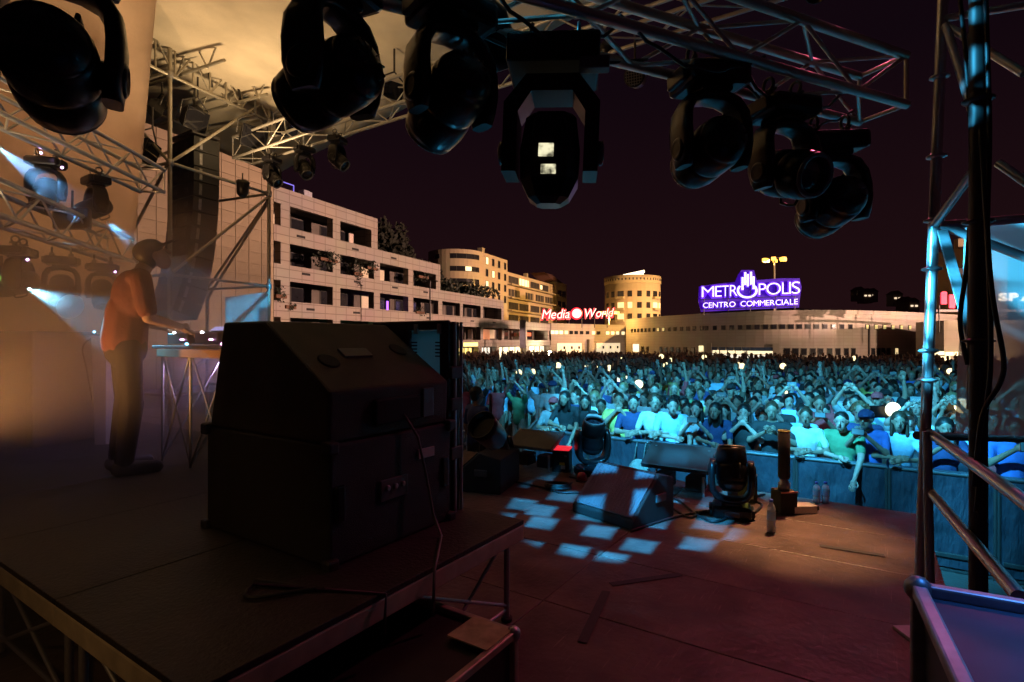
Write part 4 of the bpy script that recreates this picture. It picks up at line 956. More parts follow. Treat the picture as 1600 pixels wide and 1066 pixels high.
def tbox(name, s0, s1, n0, n1, z0, z1, m, uv=False, parent=t):
    b = MB(); b.box(TP((s0 + s1) / 2, (n0 + n1) / 2, (z0 + z1) / 2), (abs(s1 - s0), abs(n1 - n0), z1 - z0), axt); o = b.build(name, m, parent)
    if uv: uvbox(o)
    return o
S_END = s_of(428)
ends = {2.84: 0, 5.44: s_of(787), 8.15: s_of(688), 10.85: s_of(590)}
for lv in levels:
    s0 = ends[lv]; bh = 1.15
    tbox('parapet_band', s0, S_END, 0, .35, lv - bh, lv, facade, True)
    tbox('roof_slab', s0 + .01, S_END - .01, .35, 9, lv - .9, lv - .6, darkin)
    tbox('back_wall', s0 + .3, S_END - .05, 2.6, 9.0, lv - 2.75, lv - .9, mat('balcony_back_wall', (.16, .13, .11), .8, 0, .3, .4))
    tbox('end_wall', s0, s0 + .35, .352, 9, lv - 2.72, lv, facade, True)
tbox('ground_band', 0, S_END, 0, .35, -.72, .12, facade, True)
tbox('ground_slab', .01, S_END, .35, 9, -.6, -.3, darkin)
pil = [446, 526, 589, 642, 688, 721, 753, 786, 822, 857]
for lv in levels:
    for u in pil:
        s = s_of(u)
        if s >= ends[lv] - .1 or abs(u - 857) < 1 and lv == 2.84:
            w_ = .85 if u < 700 else .7
            tbox('pillar', max(s - w_ / 2, ends[lv] + .0), max(s - w_ / 2, ends[lv]) + w_, .003, .6, lv - 2.72, lv - 1.1, facade, True)
    # glazing set back on each balcony
    us = [u for u in [432] + pil if s_of(u) >= ends[lv] - .5]
    for i in range(len(us) - 1):
        sa, sb = s_of(us[i + 1]) + .6, s_of(us[i]) - .6
        if sb - sa < 1.0: continue
        w_ = (sb - sa); nseg = 2 if w_ < 4.5 else 3
        for k in range(nseg):
            x0 = sa + w_ * (k + .12) / nseg; x1 = sa + w_ * (k + .85) / nseg
            wv = tbox('window', x0, x1, 2.52, 2.59, lv - 2.6, lv - 1.2, framem); r_ = R.random()
            tbox('pane', x0 + .08, x1 - .08, 2.48, 2.515, lv - 2.5, lv - 1.28, pane if r_ > .06 else mat('dim_lit_window', (.5, .4, .3), .5, emit=(1, .6, .3), estr=.35), parent=wv)
# balcony detail: columns, bits of light, vents
for u, lv, w_, z0, z1, m_, nm in ((561, 10.85, .25, -2.7, -1.7, mat('pink_door', (.6, .42, .33), .6, emit=(1, .6, .4), estr=.25), 'door'), (617, 5.44, .10, -2.6, -1.7, mat('violet_tube_light', (.3, .1, .8), .4, emit=(.3, .1, 1), estr=3), 'neon_tube'),
                               (569, 2.84, .3, -2.3, -1.6, mat('green_exit_sign', (.1, .6, .3), .4, emit=(.15, .9, .4), estr=1.0), 'exit_lamp')):
    s = s_of(u); tbox(nm, s - w_, s + w_, .8, .9, lv + z0, lv + z1, m_)
for u, lv in ((470, 8.15), (555, 8.15), (478, 5.44), (558, 5.44), (615, 8.15), (665, 5.44), (617, 5.44), (485, 2.84), (557, 2.84), (670, 2.84), (738, 2.84), (772, 2.84)):
    s = s_of(u); tbox('air_vent', s - .4, s + .4, -.04, .0, lv - .55, lv - .38, darkin)
# shop fronts on the ground floor
for i, (u0, u1, m_) in enumerate(((722, 747, mat('yellow_shop_light', (.8, .7, .3), .5, emit=(1, .78, .2), estr=1.6)), (755, 775, shopw2), (784, 822, shopw), (826, 858, shopw))):
    sa, sb = s_of(u1), s_of(u0)
    tbox('shop_window', sa, sb, .9, 1.0, -2.6, -.85, m_)
    for k in range(4): tbox('shop_mullion', sa + (sb - sa) * k / 4 - .06, sa + (sb - sa) * k / 4 + .06, .8, .885, -2.6, -.85, framem)
    tbox('shop_pier', sa - 1.0, sa - .1, .0, .7, -2.67, -.722, facade, True)
tbox('shop_sign', s_of(746), s_of(724), -.06, .0, -.62, -.2, mat('yellow_sign_face', (.9, .8, .3), .5, emit=(1, .85, .25), estr=1.8))
for (u0, u1, txt, m_) in ((732, 746, 'ABC', None), (823, 838, 'LATTO', None)): pass
tbox('shop_sign', s_of(841), s_of(824), 1.2, 1.3, .75, 1.3, mat('red_sign_face', (.6, .12, .05), .5, emit=(1, .2, .08), estr=.8))
tbox('shop_poster', s_of(777), s_of(767), 1.1, 1.2, .2, 1.5, mat('orange_poster', (.6, .25, .1), .5, emit=(1, .4, .2), estr=.35))
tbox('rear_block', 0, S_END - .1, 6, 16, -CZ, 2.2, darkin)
# roof units
for u, w_ in ((494, .6), (500, .45)):
    b = MB(); c = TP(s_of(u), 1.2, 11.2); b.box(c, (w_, w_, .8), axt, .05); b.build('roof_unit', mat('pale_roof_unit', (.5, .48, .55), .5), t)
for p, q in (((432, 11.35), (462, 11.35)), ((462, 11.35), (462, 10.8)), ((432, 10.86), (480, 10.86))):
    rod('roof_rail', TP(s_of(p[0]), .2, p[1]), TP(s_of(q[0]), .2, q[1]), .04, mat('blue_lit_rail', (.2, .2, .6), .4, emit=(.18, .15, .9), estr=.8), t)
# tall tiled end block behind the speaker tower
t2 = thing('tiled_building', 'tall plain wall of square pale tiles behind the speaker tower', 'building', TP(70, 3, -CZ))
sA, sB = S_END + .02, s_of(150) + 4
tbox('core', sA + .02, sB, .06, 10, -CZ, 20, mat('joint_dark', (.29, .22, .14), .9), parent=t2)
tilem = mat('pale_wall_tile', (.42, .32, .20), .7, 0, .10, .5, .1, 20)
tw, th = 1.02, .78
px_ = MB(); px_.box((0, 0, 0), (tw - .035, .05, th - .03), bev=.006); tile_me = px_.fix(px_.mesh('tile')); tile_me.materials.append(tilem)
ang_t = math.atan2(-e_t.y, -e_t.x); cnt = 0; rest = MB()
ncol = int((sB - sA) / tw) + 1
for j in range(24):
    for i in range(ncol):
        s = sA + tw * (i + .5); z = -CZ + th * (j + .5); 
        if s + tw / 2 > sB + .4: continue
        c = TP(s, .03 + R.uniform(-.006, .006), z)
        u = 800 + F * c.x / c.y; v = 533 - F * (c.z - CZ) / c.y
        if 170 < u < 445 and 120 < v < 510 and cnt < 290:
            o = link('tile', tile_me, None, t2); o.location = c - off(t2); o.rotation_euler = (0, 0, ang_t); cnt += 1
        else: rest.box(c, (tw - .035, .05, th - .03), axt)
o = rest.build('tile_field', tilem, t2); o['kind'] = 'stuff'

# hanging balcony plants
leafm = mat('ivy_leaves', (.022, .03, .015), .7, 0, .4, 3)
def leafblob(b, c, rad, n, size):
    for _ in range(n):
        d = Vector((R.gauss(0, 1), R.gauss(0, 1), R.gauss(0, 1))).normalized() * (R.random() ** .4); p = c + Vector((d.x * rad[0], d.y * rad[1], d.z * rad[2]))
        a = Vector((R.uniform(-1, 1), R.uniform(-1, 1), R.uniform(-1, 1))).normalized(); q = a.orthogonal().normalized(); s_ = size * R.uniform(.6, 1.3)
        b.add([p - a * s_, p + q * s_ * .5, p + a * s_, p - q * s_ * .5], [(0, 1, 2, 3)])
for k_, (u, lv, rad, n, dz) in enumerate(((512, 8.15, (1.6, .5, 1.0), 420, -1.7), (558, 8.15, (.9, .5, 1.6), 400, -2.4), (580, 8.15, (1.2, .5, .8), 300, -1.7), (437, 5.44, (.8, .4, 1.0), 260, -2.2), (452, 5.44, (.8, .4, .5), 160, -2.9), (655, 5.44, (1.2, .4, .7), 240, -2.5), (660, 8.15, (1.5, .4, .6), 240, -1.6))):
    c = TP(s_of(u), .2, lv + dz); t = thing('balcony_plant', 'dark leafy plant hanging over a balcony, %s' % ['left of the pair on the upper open floor', 'longest one trailing down beside the second pillar', 'right of the trailing one on the upper floor', 'at the far left behind the speaker tower pole', 'low one spilling over the left parapet', 'lower floor, left of the slim lamp post', 'near the right end of the upper floor'][k_], 'plant', c, 'plants on the balconies')
    b = MB(); leafblob(b, c, (rad[0] * .8, rad[1], rad[2] * .8), int(n * .6), .12); b.build('foliage', leafm, t)
    b = MB(); b.box(c + Vector((.2, 0, -.1)), (rad[0] * 1.2, .3, .25), axt, .03); b.build('planter', mat('planter_clay', (.2, .1, .06), .8), t)

# ---- rounded yellow-lit block with lower wing
yel = brickmat('ochre_render', (.55, .44, .28), (.53, .42, .27), (.45, .36, .22), 3.0, 1.35, .02)
Q0 = Vector((W(755, 533, 105).x, 105, 0)); e2 = e_t; n2 = n_t
def QP(m, n, z): return Q0 + e2 * m + n2 * n + Vector((0, 0, CZ + z))
t = thing('rounded_building', 'ochre block with a rounded left end and ribbon windows', 'building', QP(3, 5, -CZ))
zt = 17.1; r_ = 5.4; ctr = QP(-1.0, r_, 0); 
b = MB(); pts = []
a_s = math.atan2(-n2.y, -n2.x)
arc = [ctr + Vector((math.cos(a_s - k * PI / 20), math.sin(a_s - k * PI / 20), 0)) * r_ for k in range(0, 21)]
poly = [QP(11.4, 0, 0), ] + [Vector((p.x, p.y, CZ)) for p in arc] + [QP(11.4, 2 * r_, 0)]
b.prism([Vector((p.x, p.y, 0)) for p in poly], (0, 0, CZ + zt)); o = b.build('wall', yel, t); uvbox(o)
for p in o.data.polygons: p.use_smooth = False
for lv in (-1.2, -3.55, -5.85, -8.2):
    b = MB(); arcw = [(ctr + Vector((math.cos(a_s - th_), math.sin(a_s - th_), 0)) * (r_ + .02)) for th_ in [.12 + k * 1.15 / 10 for k in range(11)]]
    arci = [(ctr + Vector((math.cos(a_s - th_), math.sin(a_s - th_), 0)) * (r_ - .25)) for th_ in [.12 + k * 1.15 / 10 for k in range(11)]]
    z0 = CZ + zt + lv - .55; z1 = CZ + zt + lv + .4
    b.loft([[Vector((p.x, p.y, z0)), Vector((p.x, p.y, z1)), Vector((q.x, q.y, z1)), Vector((q.x, q.y, z0))] for p, q in zip(arcw, arci)], True, False)
    rb = b.build('ribbon_window', pane, t)
    for k in (2, 5, 8):
        p = arcw[k]; slab('mullion', (p.x, p.y, CZ + zt + lv - .07), (.10, .10, .95), framem, t)
    thl = 1.75; p = ctr + Vector((math.cos(a_s - thl), math.sin(a_s - thl), 0)) * (r_ + .0); slab('window', (p.x, p.y, CZ + zt + lv - .1), (.3, 1.0, .8), pane, t, math.atan2(math.sin(a_s - thl), math.cos(a_s - thl)))
    for i, m0 in enumerate((1.6, 4.4, 7.2, 10.2)):
        w_ = .45; c = QP(m0, -.01, zt + lv - .2); lit = (lv == -1.2 and i == 0) or (lv == -3.55 and i in (1,)) or (lv == -5.85 and i == 0)
        f_ = slab('window_frame', c, (w_ * 2 + .2, .06, 1.5), framem, t, math.atan2(e2.y, e2.x)); slab('window', QP(m0, -.05, zt + lv - .2), (w_ * 2, .06, 1.3), litw2 if lit else pane, t, math.atan2(e2.y, e2.x))
b = MB(); b.box(QP(5, 3, zt + .9), (1.1, 1.1, 1.9), (e2, n2, UPV), .05); b.build('chimney', yel, t)
p = ctr + Vector((math.cos(a_s - .62), math.sin(a_s - .62), 0)) * (r_ + .03); slab('lit_window', (p.x, p.y, CZ + zt - 3.6), (.12, 1.2, .8), litw2, t, a_s - .62)
t = thing('balcony_wing', 'long lower ochre wing with balconies right of the rounded block', 'building', QP(28, 4, -CZ))
zw = 14.7
b = MB(); b.box(QP(27, 5, (zw - CZ) / 2), (31, 10, zw + CZ), (e2, n2, UPV)); uvbox(b.build('wall', yel, t))
for k, lv in enumerate((-1.5, -4.3, -7.1, -9.8)):
    cells = ((13.0, 5.2), (19.0, 5.2), (25.6, 5.6), (32.2, 5.4), (38.2, 4.0)) if k != 1 else ((13.0, 5.2), (17.9, 1.2), (22.6, 4.6), (29.0, 5.5), (35.6, 5.5))
    for i, (m0, w_) in enumerate(cells):
        m0 = m0 + w_ / 2 - 1.0
        if m0 + w_ / 2 > 41: continue
        lit = (k == 0 and i in (1, 2)) 
        wv = slab('loggia', QP(m0, -.04, zw + lv), (w_, .12, 1.5), (litw2 if lit and i == 1 else darkin), t, math.atan2(e2.y, e2.x))
        for q_ in (-.3, .05, .36): slab('mullion', QP(m0 + q_ * w_, -.12, zw + lv), (.14, .06, 1.5), yel if k == 1 else framem, t, math.atan2(e2.y, e2.x))
    slab('balcony_slab', QP(27, -.5, zw + lv - 1.15), (31, 1.1, .35), yel, t, math.atan2(e2.y, e2.x))
slab('lit_window', QP(31.5, -.12, zw - 1.5), (1.2, .1, 1.0), litw2, t, math.atan2(e2.y, e2.x))
b = MB(); b.box(QP(46, 4, (zw + .9 - CZ) / 2), (8.6, 9, zw + .9 + CZ), (e2, n2, UPV)); uvbox(b.build('stair_tower', yel, t))
for lv in (-2.0, -4.8, -7.6):
    for m0 in (44.2, 47.8): slab('window', QP(m0, -.55, zw + lv), (2.6, .1, 1.5), pane, t, math.atan2(e2.y, e2.x))
b = MB(); b.box(QP(29, 3, zw + .9), (.9, .9, 1.8), (e2, n2, UPV)); b.build('chimney', yel, t)
b = MB(); b.prism([QP(41, 0, zw + 1.0), QP(50, 0, zw + 1.0), QP(48, 3, zw + 3.6), QP(42, 3, zw + 3.6)], n2 * 4); b.build('roof', mat('dark_red_roof', (.14, .06, .05), .8), t)
# dark shrubs on the terrace roof in front
for k_, (u, w_) in enumerate(((702, 3.2), (735, 4.2), (762, 3.4))):
    c = TP(s_of(u), 2.0, 6.2); t = thing('roof_shrub', ['dark shrub on the terrace roof at the left of the rounded block', 'wide dark hedge on the terrace roof below the ribbon windows', 'dark shrub at the right end of the roof hedge'][k_], 'shrub', c, 'shrubs on the terrace roof')
    b = MB(); leafblob(b, c, (w_, 1.0, .9), 500, .28); b.build('foliage', leafm, t)
    b = MB(); b.tube(c - UPV * 1.2, c, .12, .06); b.build('stem', mat('bark', (.08, .06, .045), .9), t)

# ---- round tower with roof sign
cy = W(988, 533, 130); rr_ = 6.5; zt = 14.9
t = thing('round_tower', 'round ochre tower block with small windows and a lit sign on its roof', 'building', Vector((cy.x, cy.y, 0)))
b = MB(); b.lathe(Vector((cy.x, cy.y, 0)), UPV, [(rr_, 0), (rr_, CZ + zt)], 40); o = b.build('wall', yel, t); uvbox(o)
b = MB(); b.lathe(Vector((cy.x, cy.y, CZ + zt)), UPV, [(rr_ + .1, -1.6), (rr_ + .15, -1.5), (rr_ + .15, .2), (rr_ - .3, .25)], 40); b.build('parapet', yel, t)
for k, lv in enumerate((-4.1, -6.7, -9.3, -11.9)):
    for i in range(9):
        th_ = -PI / 2 + (i - 4) * .33 + .03
        if k == 1 and i in (3, 4): 
            pass
        p = Vector((cy.x + math.cos(th_) * rr_, cy.y + math.sin(th_) * rr_, CZ + zt + lv)); big = i in (2, 6)
        lit = R.random() < .10
        slab('window', p, (.14, 1.5 if big else 1.0, 1.35), litw if lit else pane, t, th_)
        if big: slab('balcony', p + Vector((math.cos(th_) * .4, math.sin(th_) * .4, -.9)), (.8, 2.0, .5), yel, t, th_)
for i in range(26):
    th_ = -PI + i * PI / 25; p = Vector((cy.x + math.cos(th_) * (rr_ + .16), cy.y + math.sin(th_) * (rr_ + .16), CZ + zt - .7)); slab('parapet_slot', p, (.06, .3, .5), darkin, t, th_)
t = thing('roof_sign', 'bright white lit sign frame on top of the round tower', 'sign', Vector((cy.x, cy.y, CZ + zt)))
sgn = mat('washed_out_sign', (.8, .8, .7), .5, 0, .3, .5, emit=(1, .95, .75), estr=1.5)
for i, (u0, v0, u1, v1) in enumerate(((971, 438, 1006, 429), (974, 431, 1007, 424))):
    p, q = W(u0, v0, 127), W(u1, v1, 127); b = MB(); e_ = (q - p).normalized(); b.box((p + q) / 2, ((q - p).length, .3, .9 if i == 0 else .6), (e_, Vector((0, 1, 0)), e_.cross(Vector((0, 1, 0)))), .05); b.build('sign_bar', sgn, t)
for u in (974, 988, 1003): rod('post', W(u, 445, 127.5), W(u, 428, 127.5), .12, darksteel, t)

# ---- low curved shopping centre
def curve(us_ys, n):
    out = []
    for i in range(n + 1):
        f = i / n * (len(us_ys) - 1); k = min(int(f), len(us_ys) - 2); s = f - k
        (u0, y0), (u1, y1) = us_ys[k], us_ys[k + 1]; out.append((u0 + (u1 - u0) * s, y0 + (y1 - y0) * s))
    return out
def cat(p, n):
    v = [Vector((W(u, 533, y).x, y, 0)) for u, y in p]; return smooth(v, n)
arcp = cat([(977, 116), (1030, 102), (1100, 91.5), (1180, 84), (1260, 81), (1340, 82), (1420, 87), (1500, 97), (1580, 112)], 6)
ztop = 4.55
t = thing('shopping_centre', 'low pale curved shopping centre with a row of small square windows', 'building', Vector((W(1240, 533, 90).x, 95, 0)))
def wallstrip(name, pts, z0, z1, th_, m, parent):
    b = MB(); n = len(pts); inn = []
    for i in range(n):
        d = (pts[min(i + 1, n - 1)] - pts[max(i - 1, 0)]).normalized(); inn.append(pts[i] + Vector((-d.y, d.x, 0)) * th_)
    rings = [[Vector((p.x, p.y, z0)), Vector((p.x, p.y, z1)), Vector((q.x, q.y, z1)), Vector((q.x, q.y, z0))] for p, q in zip(pts, inn)]
    b.loft(rings, True, True); o = b.build(name, m, parent)
    me = o.data; uv = me.uv_layers.new(name='UVMap'); acc = [0]
    for i in range(1, n): acc.append(acc[-1] + (pts[i] - pts[i - 1]).length)
    for p in me.polygons:
        for li in p.loop_indices:
            vi = me.loops[li].vertex_index; uv.data[li].uv = (acc[vi // 4], me.vertices[vi].co.z)
    for p in me.polygons: p.use_smooth = False
    return o
wallstrip('wall', arcp, 0, CZ + ztop, 3.0, mallm, t)
wallstrip('parapet', [p + Vector((0, -.25, 0)) for p in arcp], CZ + ztop - .5, CZ + ztop + .06, 1.0, mallm, t)
def on_arc(u):
    best = min(range(len(arcp) - 1), key=lambda i: 0 if (800 + F * arcp[i].x / arcp[i].y - u) * (800 + F * arcp[i + 1].x / arcp[i + 1].y - u) <= 0 else 1)
    p, q = arcp[best], arcp[best + 1]; k = (u - 800) / F; s = (k * p.y - p.x) / ((q.x - p.x) - k * (q.y - p.y)); d = (q - p).normalized(); return p + (q - p) * s, d
def mwin(u, z, w_, h_, m_, nm='window', out=.04, par=None):
    p, d = on_arc(u); nrm = Vector((d.y, -d.x, 0)); return slab(nm, Vector((p.x, p.y, CZ + z)) + nrm * out, (w_, .12, h_), m_, par or t, math.atan2(d.y, d.x))
ul = [988, 992.5, 997.5, 1003, 1009, 1015, 1022, 1029, 1037, 1046, 1055, 1065, 1075, 1085, 1097] + [1104 + 13.2 * k for k in range(25)]
for i, u in enumerate(ul):
    if 1336 < u < 1352: continue
    lit = u > 1352 or i in (7, 8)
    mwin(u, 2.15, .78, .78, framem, 'window_frame', .02); mwin(u, 2.15, .58, .58, mat('dim_yellow_window', (.6, .5, .2), .5, emit=(.9, .75, .3), estr=.55) if lit else pane, 'window', .09)
for u in [1004, 1012, 1033, 1041, 1050, 1060, 1071, 1083, 1230, 1243, 1256, 1270, 1282, 1296, 1309, 1322, 1333, 1364, 1372, 1380, 1388, 1400]:
    mwin(u, -1.6, .85, 1.1, framem, 'window_frame', .02); mwin(u, -1.6, .65, .9, litw if u in (1400,) else pane, 'window', .09)
mwin(994, -1.4, 2.6, 1.5, shopw2, 'shop_window', .05); mwin(1096, -1.3, .9, 1.0, litw2, 'lit_window', .1)
# main entrance
for k in range(8):
    u = 1119 + k * 12.2
    mwin(u, -1.75, 1.12, .55, shopw, 'entrance_glass', .12); mwin(u, -2.45, 1.12, .6, shopw2, 'entrance_door', .12)
    mwin(u, -1.25, 1.16, .55, mat('blue_canopy_band', (.05, .09, .2), .5), 'canopy_band', .5)
mwin(1112, -1.5, .9, 2.3, mallm, 'entrance_pier', .6); mwin(1213, -1.5, .9, 2.3, mallm, 'entrance_pier', .6)
mwin(1357, .2, .35, 4.6, darkin, 'downpipe', .1)
# left wing of the centre
t3 = thing('mall_wing', 'recessed low wing of the shopping centre under the red sign', 'building', Vector((W(918, 533, 100).x, 101, 0)))
pw = [Vector((W(u, 533, y).x, y, 0)) for u, y in ((861, 96), (900, 100), (940, 104), (978, 108))]
wallstrip('wall', pw, 0, CZ + 3.15, 3.0, mallm, t3)
def pwall(u):
    f = (u - 861) / 117 * 3; k = min(int(f), 2); s = f - k; d = (pw[k + 1] - pw[k]).normalized(); return pw[k] + (pw[k + 1] - pw[k]) * s, d
for u in [863, 869, 876, 884, 892, 900, 908, 917, 926, 934, 948, 956, 964, 973]:
    p, d = pwall(u); lit = u in (863, 869, 876, 884, 948, 956, 964, 973, 926); slab('window', Vector((p.x, p.y, CZ + 1.55)) + Vector((d.y, -d.x, 0)) * .05, (.8, .12, .6), litw2 if lit and u not in (926, 884) else (litw if lit else pane), t3, math.atan2(d.y, d.x))
for u, w_, m_ in ((889, 6.2, mat('white_lit_portico', (.75, .68, .5), .6, emit=(1, .8, .5), estr=.75)), (949, 6.4, MATS['white_lit_portico'])):
    p, d = pwall(u); slab('portico_panel', Vector((p.x, p.y, CZ - 1.35)) + Vector((d.y, -d.x, 0)) * .1, (w_, .15, 1.9), m_, t3, math.atan2(d.y, d.x))
    for k in range(6):
        c = Vector((p.x, p.y, CZ - 1.2)) + d * (k - 2.5) * w_ / 6.5 + Vector((d.y, -d.x, 0)) * .2; slab('portico_window', c, (.4, .1, .5), pane if k % 2 else litw, t3, math.atan2(d.y, d.x))
p, d = pwall(919); slab('pier', Vector((p.x, p.y, CZ - 1.2)) + Vector((d.y, -d.x, 0)) * .3, (.8, .6, 3.0), mallm, t3, math.atan2(d.y, d.x))

# ================================================================== SIGNS
white_em = mat('sign_white_face', (.9, .9, .95), .4, emit=(.86, .88, 1), estr=1.1)
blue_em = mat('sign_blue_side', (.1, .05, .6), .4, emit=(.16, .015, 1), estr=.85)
red_em = mat('sign_red_side', (.6, .02, .03), .4, emit=(1, .02, .05), estr=1.1)
whitered = mat('sign_pinkwhite_face', (.9, .7, .7), .4, emit=(1, .70, .66), estr=1.25)
Ys0, Ys1 = 88.5, 84.5
def SP(u, v):
    f = (u - 1097) / 153; return W(u, v, Ys0 + (Ys1 - Ys0) * f)
t = thing('mall_sign', 'white and blue lit rooftop letters of the shopping centre with a raised hand emblem', 'sign', SP(1175, 484))
halo = mat('sign_blue_tray', (.03, .02, .12), .5, emit=(.07, .0, .75), estr=.30)
def halo_under(objs):
    for o in objs:
        h = o.copy(); h.name = 'letter_tray'; COL.objects.link(h); h.data = o.data.copy(); h.data.materials.clear(); h.data.materials.append(blue_em)
seg = [('M', 1096.6, 1115.6), ('E', 1117.6, 1127.5), ('T', 1128, 1138.5), ('R', 1140.5, 1152), ('P', 1185.5, 1197), ('O', 1197.5, 1220), ('L', 1222, 1232), ('I', 1233, 1235.6), ('S', 1237, 1250)]
base = lambda u: 464.8 - (u - 1097) / 153 * 6.0
hgt = lambda u: 17.5 + (u - 1097) / 153 * 2.5
back_y = Vector((.15, .5, 0))
for ch, u0, u1 in seg:
    l, r = SP(u0, base(u0)), SP(u1, base(u1)); hh = hgt((u0 + u1) / 2) / F * l.y
    letters(ch, l, r, hh, hh, None, (white_em, blue_em), t, .18, -.012)
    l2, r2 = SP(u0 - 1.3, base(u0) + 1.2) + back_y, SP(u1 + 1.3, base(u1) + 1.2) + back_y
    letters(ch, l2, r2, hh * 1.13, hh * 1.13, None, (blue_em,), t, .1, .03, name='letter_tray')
def ring(name, uc, vc, ru, rv, w_, m_, a0_, a1_, o_=Vector((0, 0, 0))):
    b = MB(); n = 40; rings = []
    for i in range(n + 1):
        a = a0_ + (a1_ - a0_) * i / n; p = SP(uc + ru * math.cos(a), vc - rv * math.sin(a)) + o_; q = SP(uc + (ru - w_) * math.cos(a), vc - (rv - w_) * math.sin(a)) + o_
        rings.append([p, q, q + Vector((0, .25, 0)), p + Vector((0, .25, 0))])
    b.loft(rings, True, False); b.build(name, m_, t)
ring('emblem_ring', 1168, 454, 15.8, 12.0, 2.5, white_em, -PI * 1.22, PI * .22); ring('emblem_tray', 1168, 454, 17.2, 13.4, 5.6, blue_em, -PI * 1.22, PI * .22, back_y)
for x0, x1, y0, y1 in ((655, 690, 110, 280), (693, 726, 45, 215), (730, 757, 70, 235), (768, 804, 40, 210), (802, 834, 100, 270)):
    uc = 1080 + (x0 + x1) / 2 / 8.42; v0 = 420 + y0 / 8.42; v1 = 420 + y1 / 8.42
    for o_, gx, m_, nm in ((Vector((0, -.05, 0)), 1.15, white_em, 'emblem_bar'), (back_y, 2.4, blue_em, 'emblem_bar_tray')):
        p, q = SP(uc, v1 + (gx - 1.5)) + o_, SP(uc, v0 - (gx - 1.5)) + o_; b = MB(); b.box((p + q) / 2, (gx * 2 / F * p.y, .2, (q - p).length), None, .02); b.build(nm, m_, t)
l, r = SP(1098.5, 481.3), SP(1246.5, 475.5)
letters('CENTRO COMMERCIALE', l, r, 8.4 / F * l.y, 8.8 / F * r.y, None, (white_em, blue_em), t, .14, -.004)
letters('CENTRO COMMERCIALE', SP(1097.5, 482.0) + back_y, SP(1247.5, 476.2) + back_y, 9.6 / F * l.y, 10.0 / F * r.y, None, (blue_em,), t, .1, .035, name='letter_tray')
for u in (1102, 1140, 1175, 1215, 1245):
    rod('sign_post', SP(u, 494) + Vector((0, .6, 0)), SP(u, 446) + Vector((0, .6, 0)), .07, darksteel, t)
rod('sign_rail', SP(1096, 484) + Vector((0, .6, 0)), SP(1250, 478) + Vector((0, .6, 0)), .06, darksteel, t); rod('sign_rail', SP(1096, 468) + Vector((0, .6, 0)), SP(1250, 462) + Vector((0, .6, 0)), .06, darksteel, t)
b = MB(); b.prism([SP(u, v) + Vector((.2, .85, 0)) for u, v in ((1093, 447), (1120, 443), (1150, 440), (1155, 428), (1160, 421), (1180, 421), (1184, 437), (1222, 434), (1252, 434), (1255, 448), (1252, 468), (1251, 480), (1180, 483), (1096, 487), (1092, 470))], (.02, .1, 0)); b.build('glow_panel', mat('blue_sign_glow', (.05, .02, .3), .5, 0, .2, .3, emit=(.09, .0, .62), estr=.36), t)  # added glowing panel stands in for the letters' blue halo
# red sign
t = thing('store_sign', 'glowing red and white slanted rooftop store letters', 'sign', W(902, 505, 98))
MWp = lambda u, v: W(u, v, 97 + (u - 845) / 115 * 4)
letters('Media', MWp(846, 498.5), MWp(889, 497), 15 / F * 98, 14 / F * 99, None, (whitered, red_em), t, .3, -.005, .22)
letters('World', MWp(911, 496.5), MWp(956, 494.5), 14 / F * 100, 13.5 / F * 101, None, (whitered, red_em), t, .3, -.005, .22)
for txt, a_, b_, hh in (('Media', MWp(844, 500), MWp(891, 498.5), 17), ('World', MWp(909, 498), MWp(958, 496), 16)):
    letters(txt, a_ + Vector((.1, .5, 0)), b_ + Vector((.1, .5, 0)), hh / F * 99, hh / F * 99, None, (red_em,), t, .1, .04, .22, name='letter_tray')
c = MWp(901, 490); b = MB(); b.lathe(c, (0, -1, 0), [(.85, 0), (.85, .25), (.75, .3), (.001, .3)], 28); b.build('emblem_disc', whitered, t)
b = MB(); b.lathe(c + Vector((0, .4, 0)), (0, -1, 0), [(1.12, 0), (1.12, .2), (.001, .2)], 28); b.build('emblem_tray', red_em, t)
for u in (852, 870, 890, 910, 930, 950): rod('sign_post', MWp(u, 512) + Vector((0, .8, 0)), MWp(u, 486) + Vector((0, .8, 0)), .07, darksteel, t)
rod('sign_rail', MWp(845, 500) + Vector((0, .8, 0)), MWp(958, 496) + Vector((0, .8, 0)), .06, darksteel, t)
# far right supermarket sign
t = thing('supermarket_sign', 'red and white supermarket letters seen behind the right scaffold', 'sign', W(1530, 495, 70))
redl = mat('red_letter', (.6, .02, .04), .4, emit=(1, .05, .10), estr=2.2)
letters('iper', W(1470, 474, 70), W(1556, 474, 68), 19 / F * 70, 19 / F * 68, None, (redl,), t, .25, .06)
letters('SPAR', W(1560, 470, 68), W(1640, 470, 66), 12 / F * 68, 12 / F * 66, None, (mat('cream_letter', (.9, .85, .7), .4, emit=(1, .9, .7), estr=2.4),), t, .25, .05)
b = MB(); b.box(W(1555, 485, 70) + Vector((0, 1, 0)), (16, .3, .3), None); b.build('sign_rail', darksteel, t)
for u in (1475, 1520, 1560, 1600): rod('sign_post', W(u, 520, 70) + Vector((0, .8, 0)), W(u, 462, 70) + Vector((0, .8, 0)), .08, darksteel, t)
t = thing('low_shop', 'dim brown low shop block behind the right scaffold', 'building', Vector((58, 76, 0)))
b = MB(); b.box(Vector((73, 72.5, 2.6)), (30, 8, 5.6), (Vector((.97, -.25, 0)).normalized(), Vector((.25, .97, 0)).normalized(), UPV)); uvbox(b.build('wall', facade2, t))
for u, v, w_ in ((1468, 552, 1.1), (1483, 553, 1.0), (1496, 553, .8), (1476, 560, 1.3), (1587, 557, 1.2)): slab('lit_window', W(u, v, 70.6), (w_, .2, .5), litw2, t)
t = thing('apartment_block', 'narrow orange lit apartment block far behind the right scaffold', 'building', Vector((W(1505, 533, 95).x, 98, 0)))
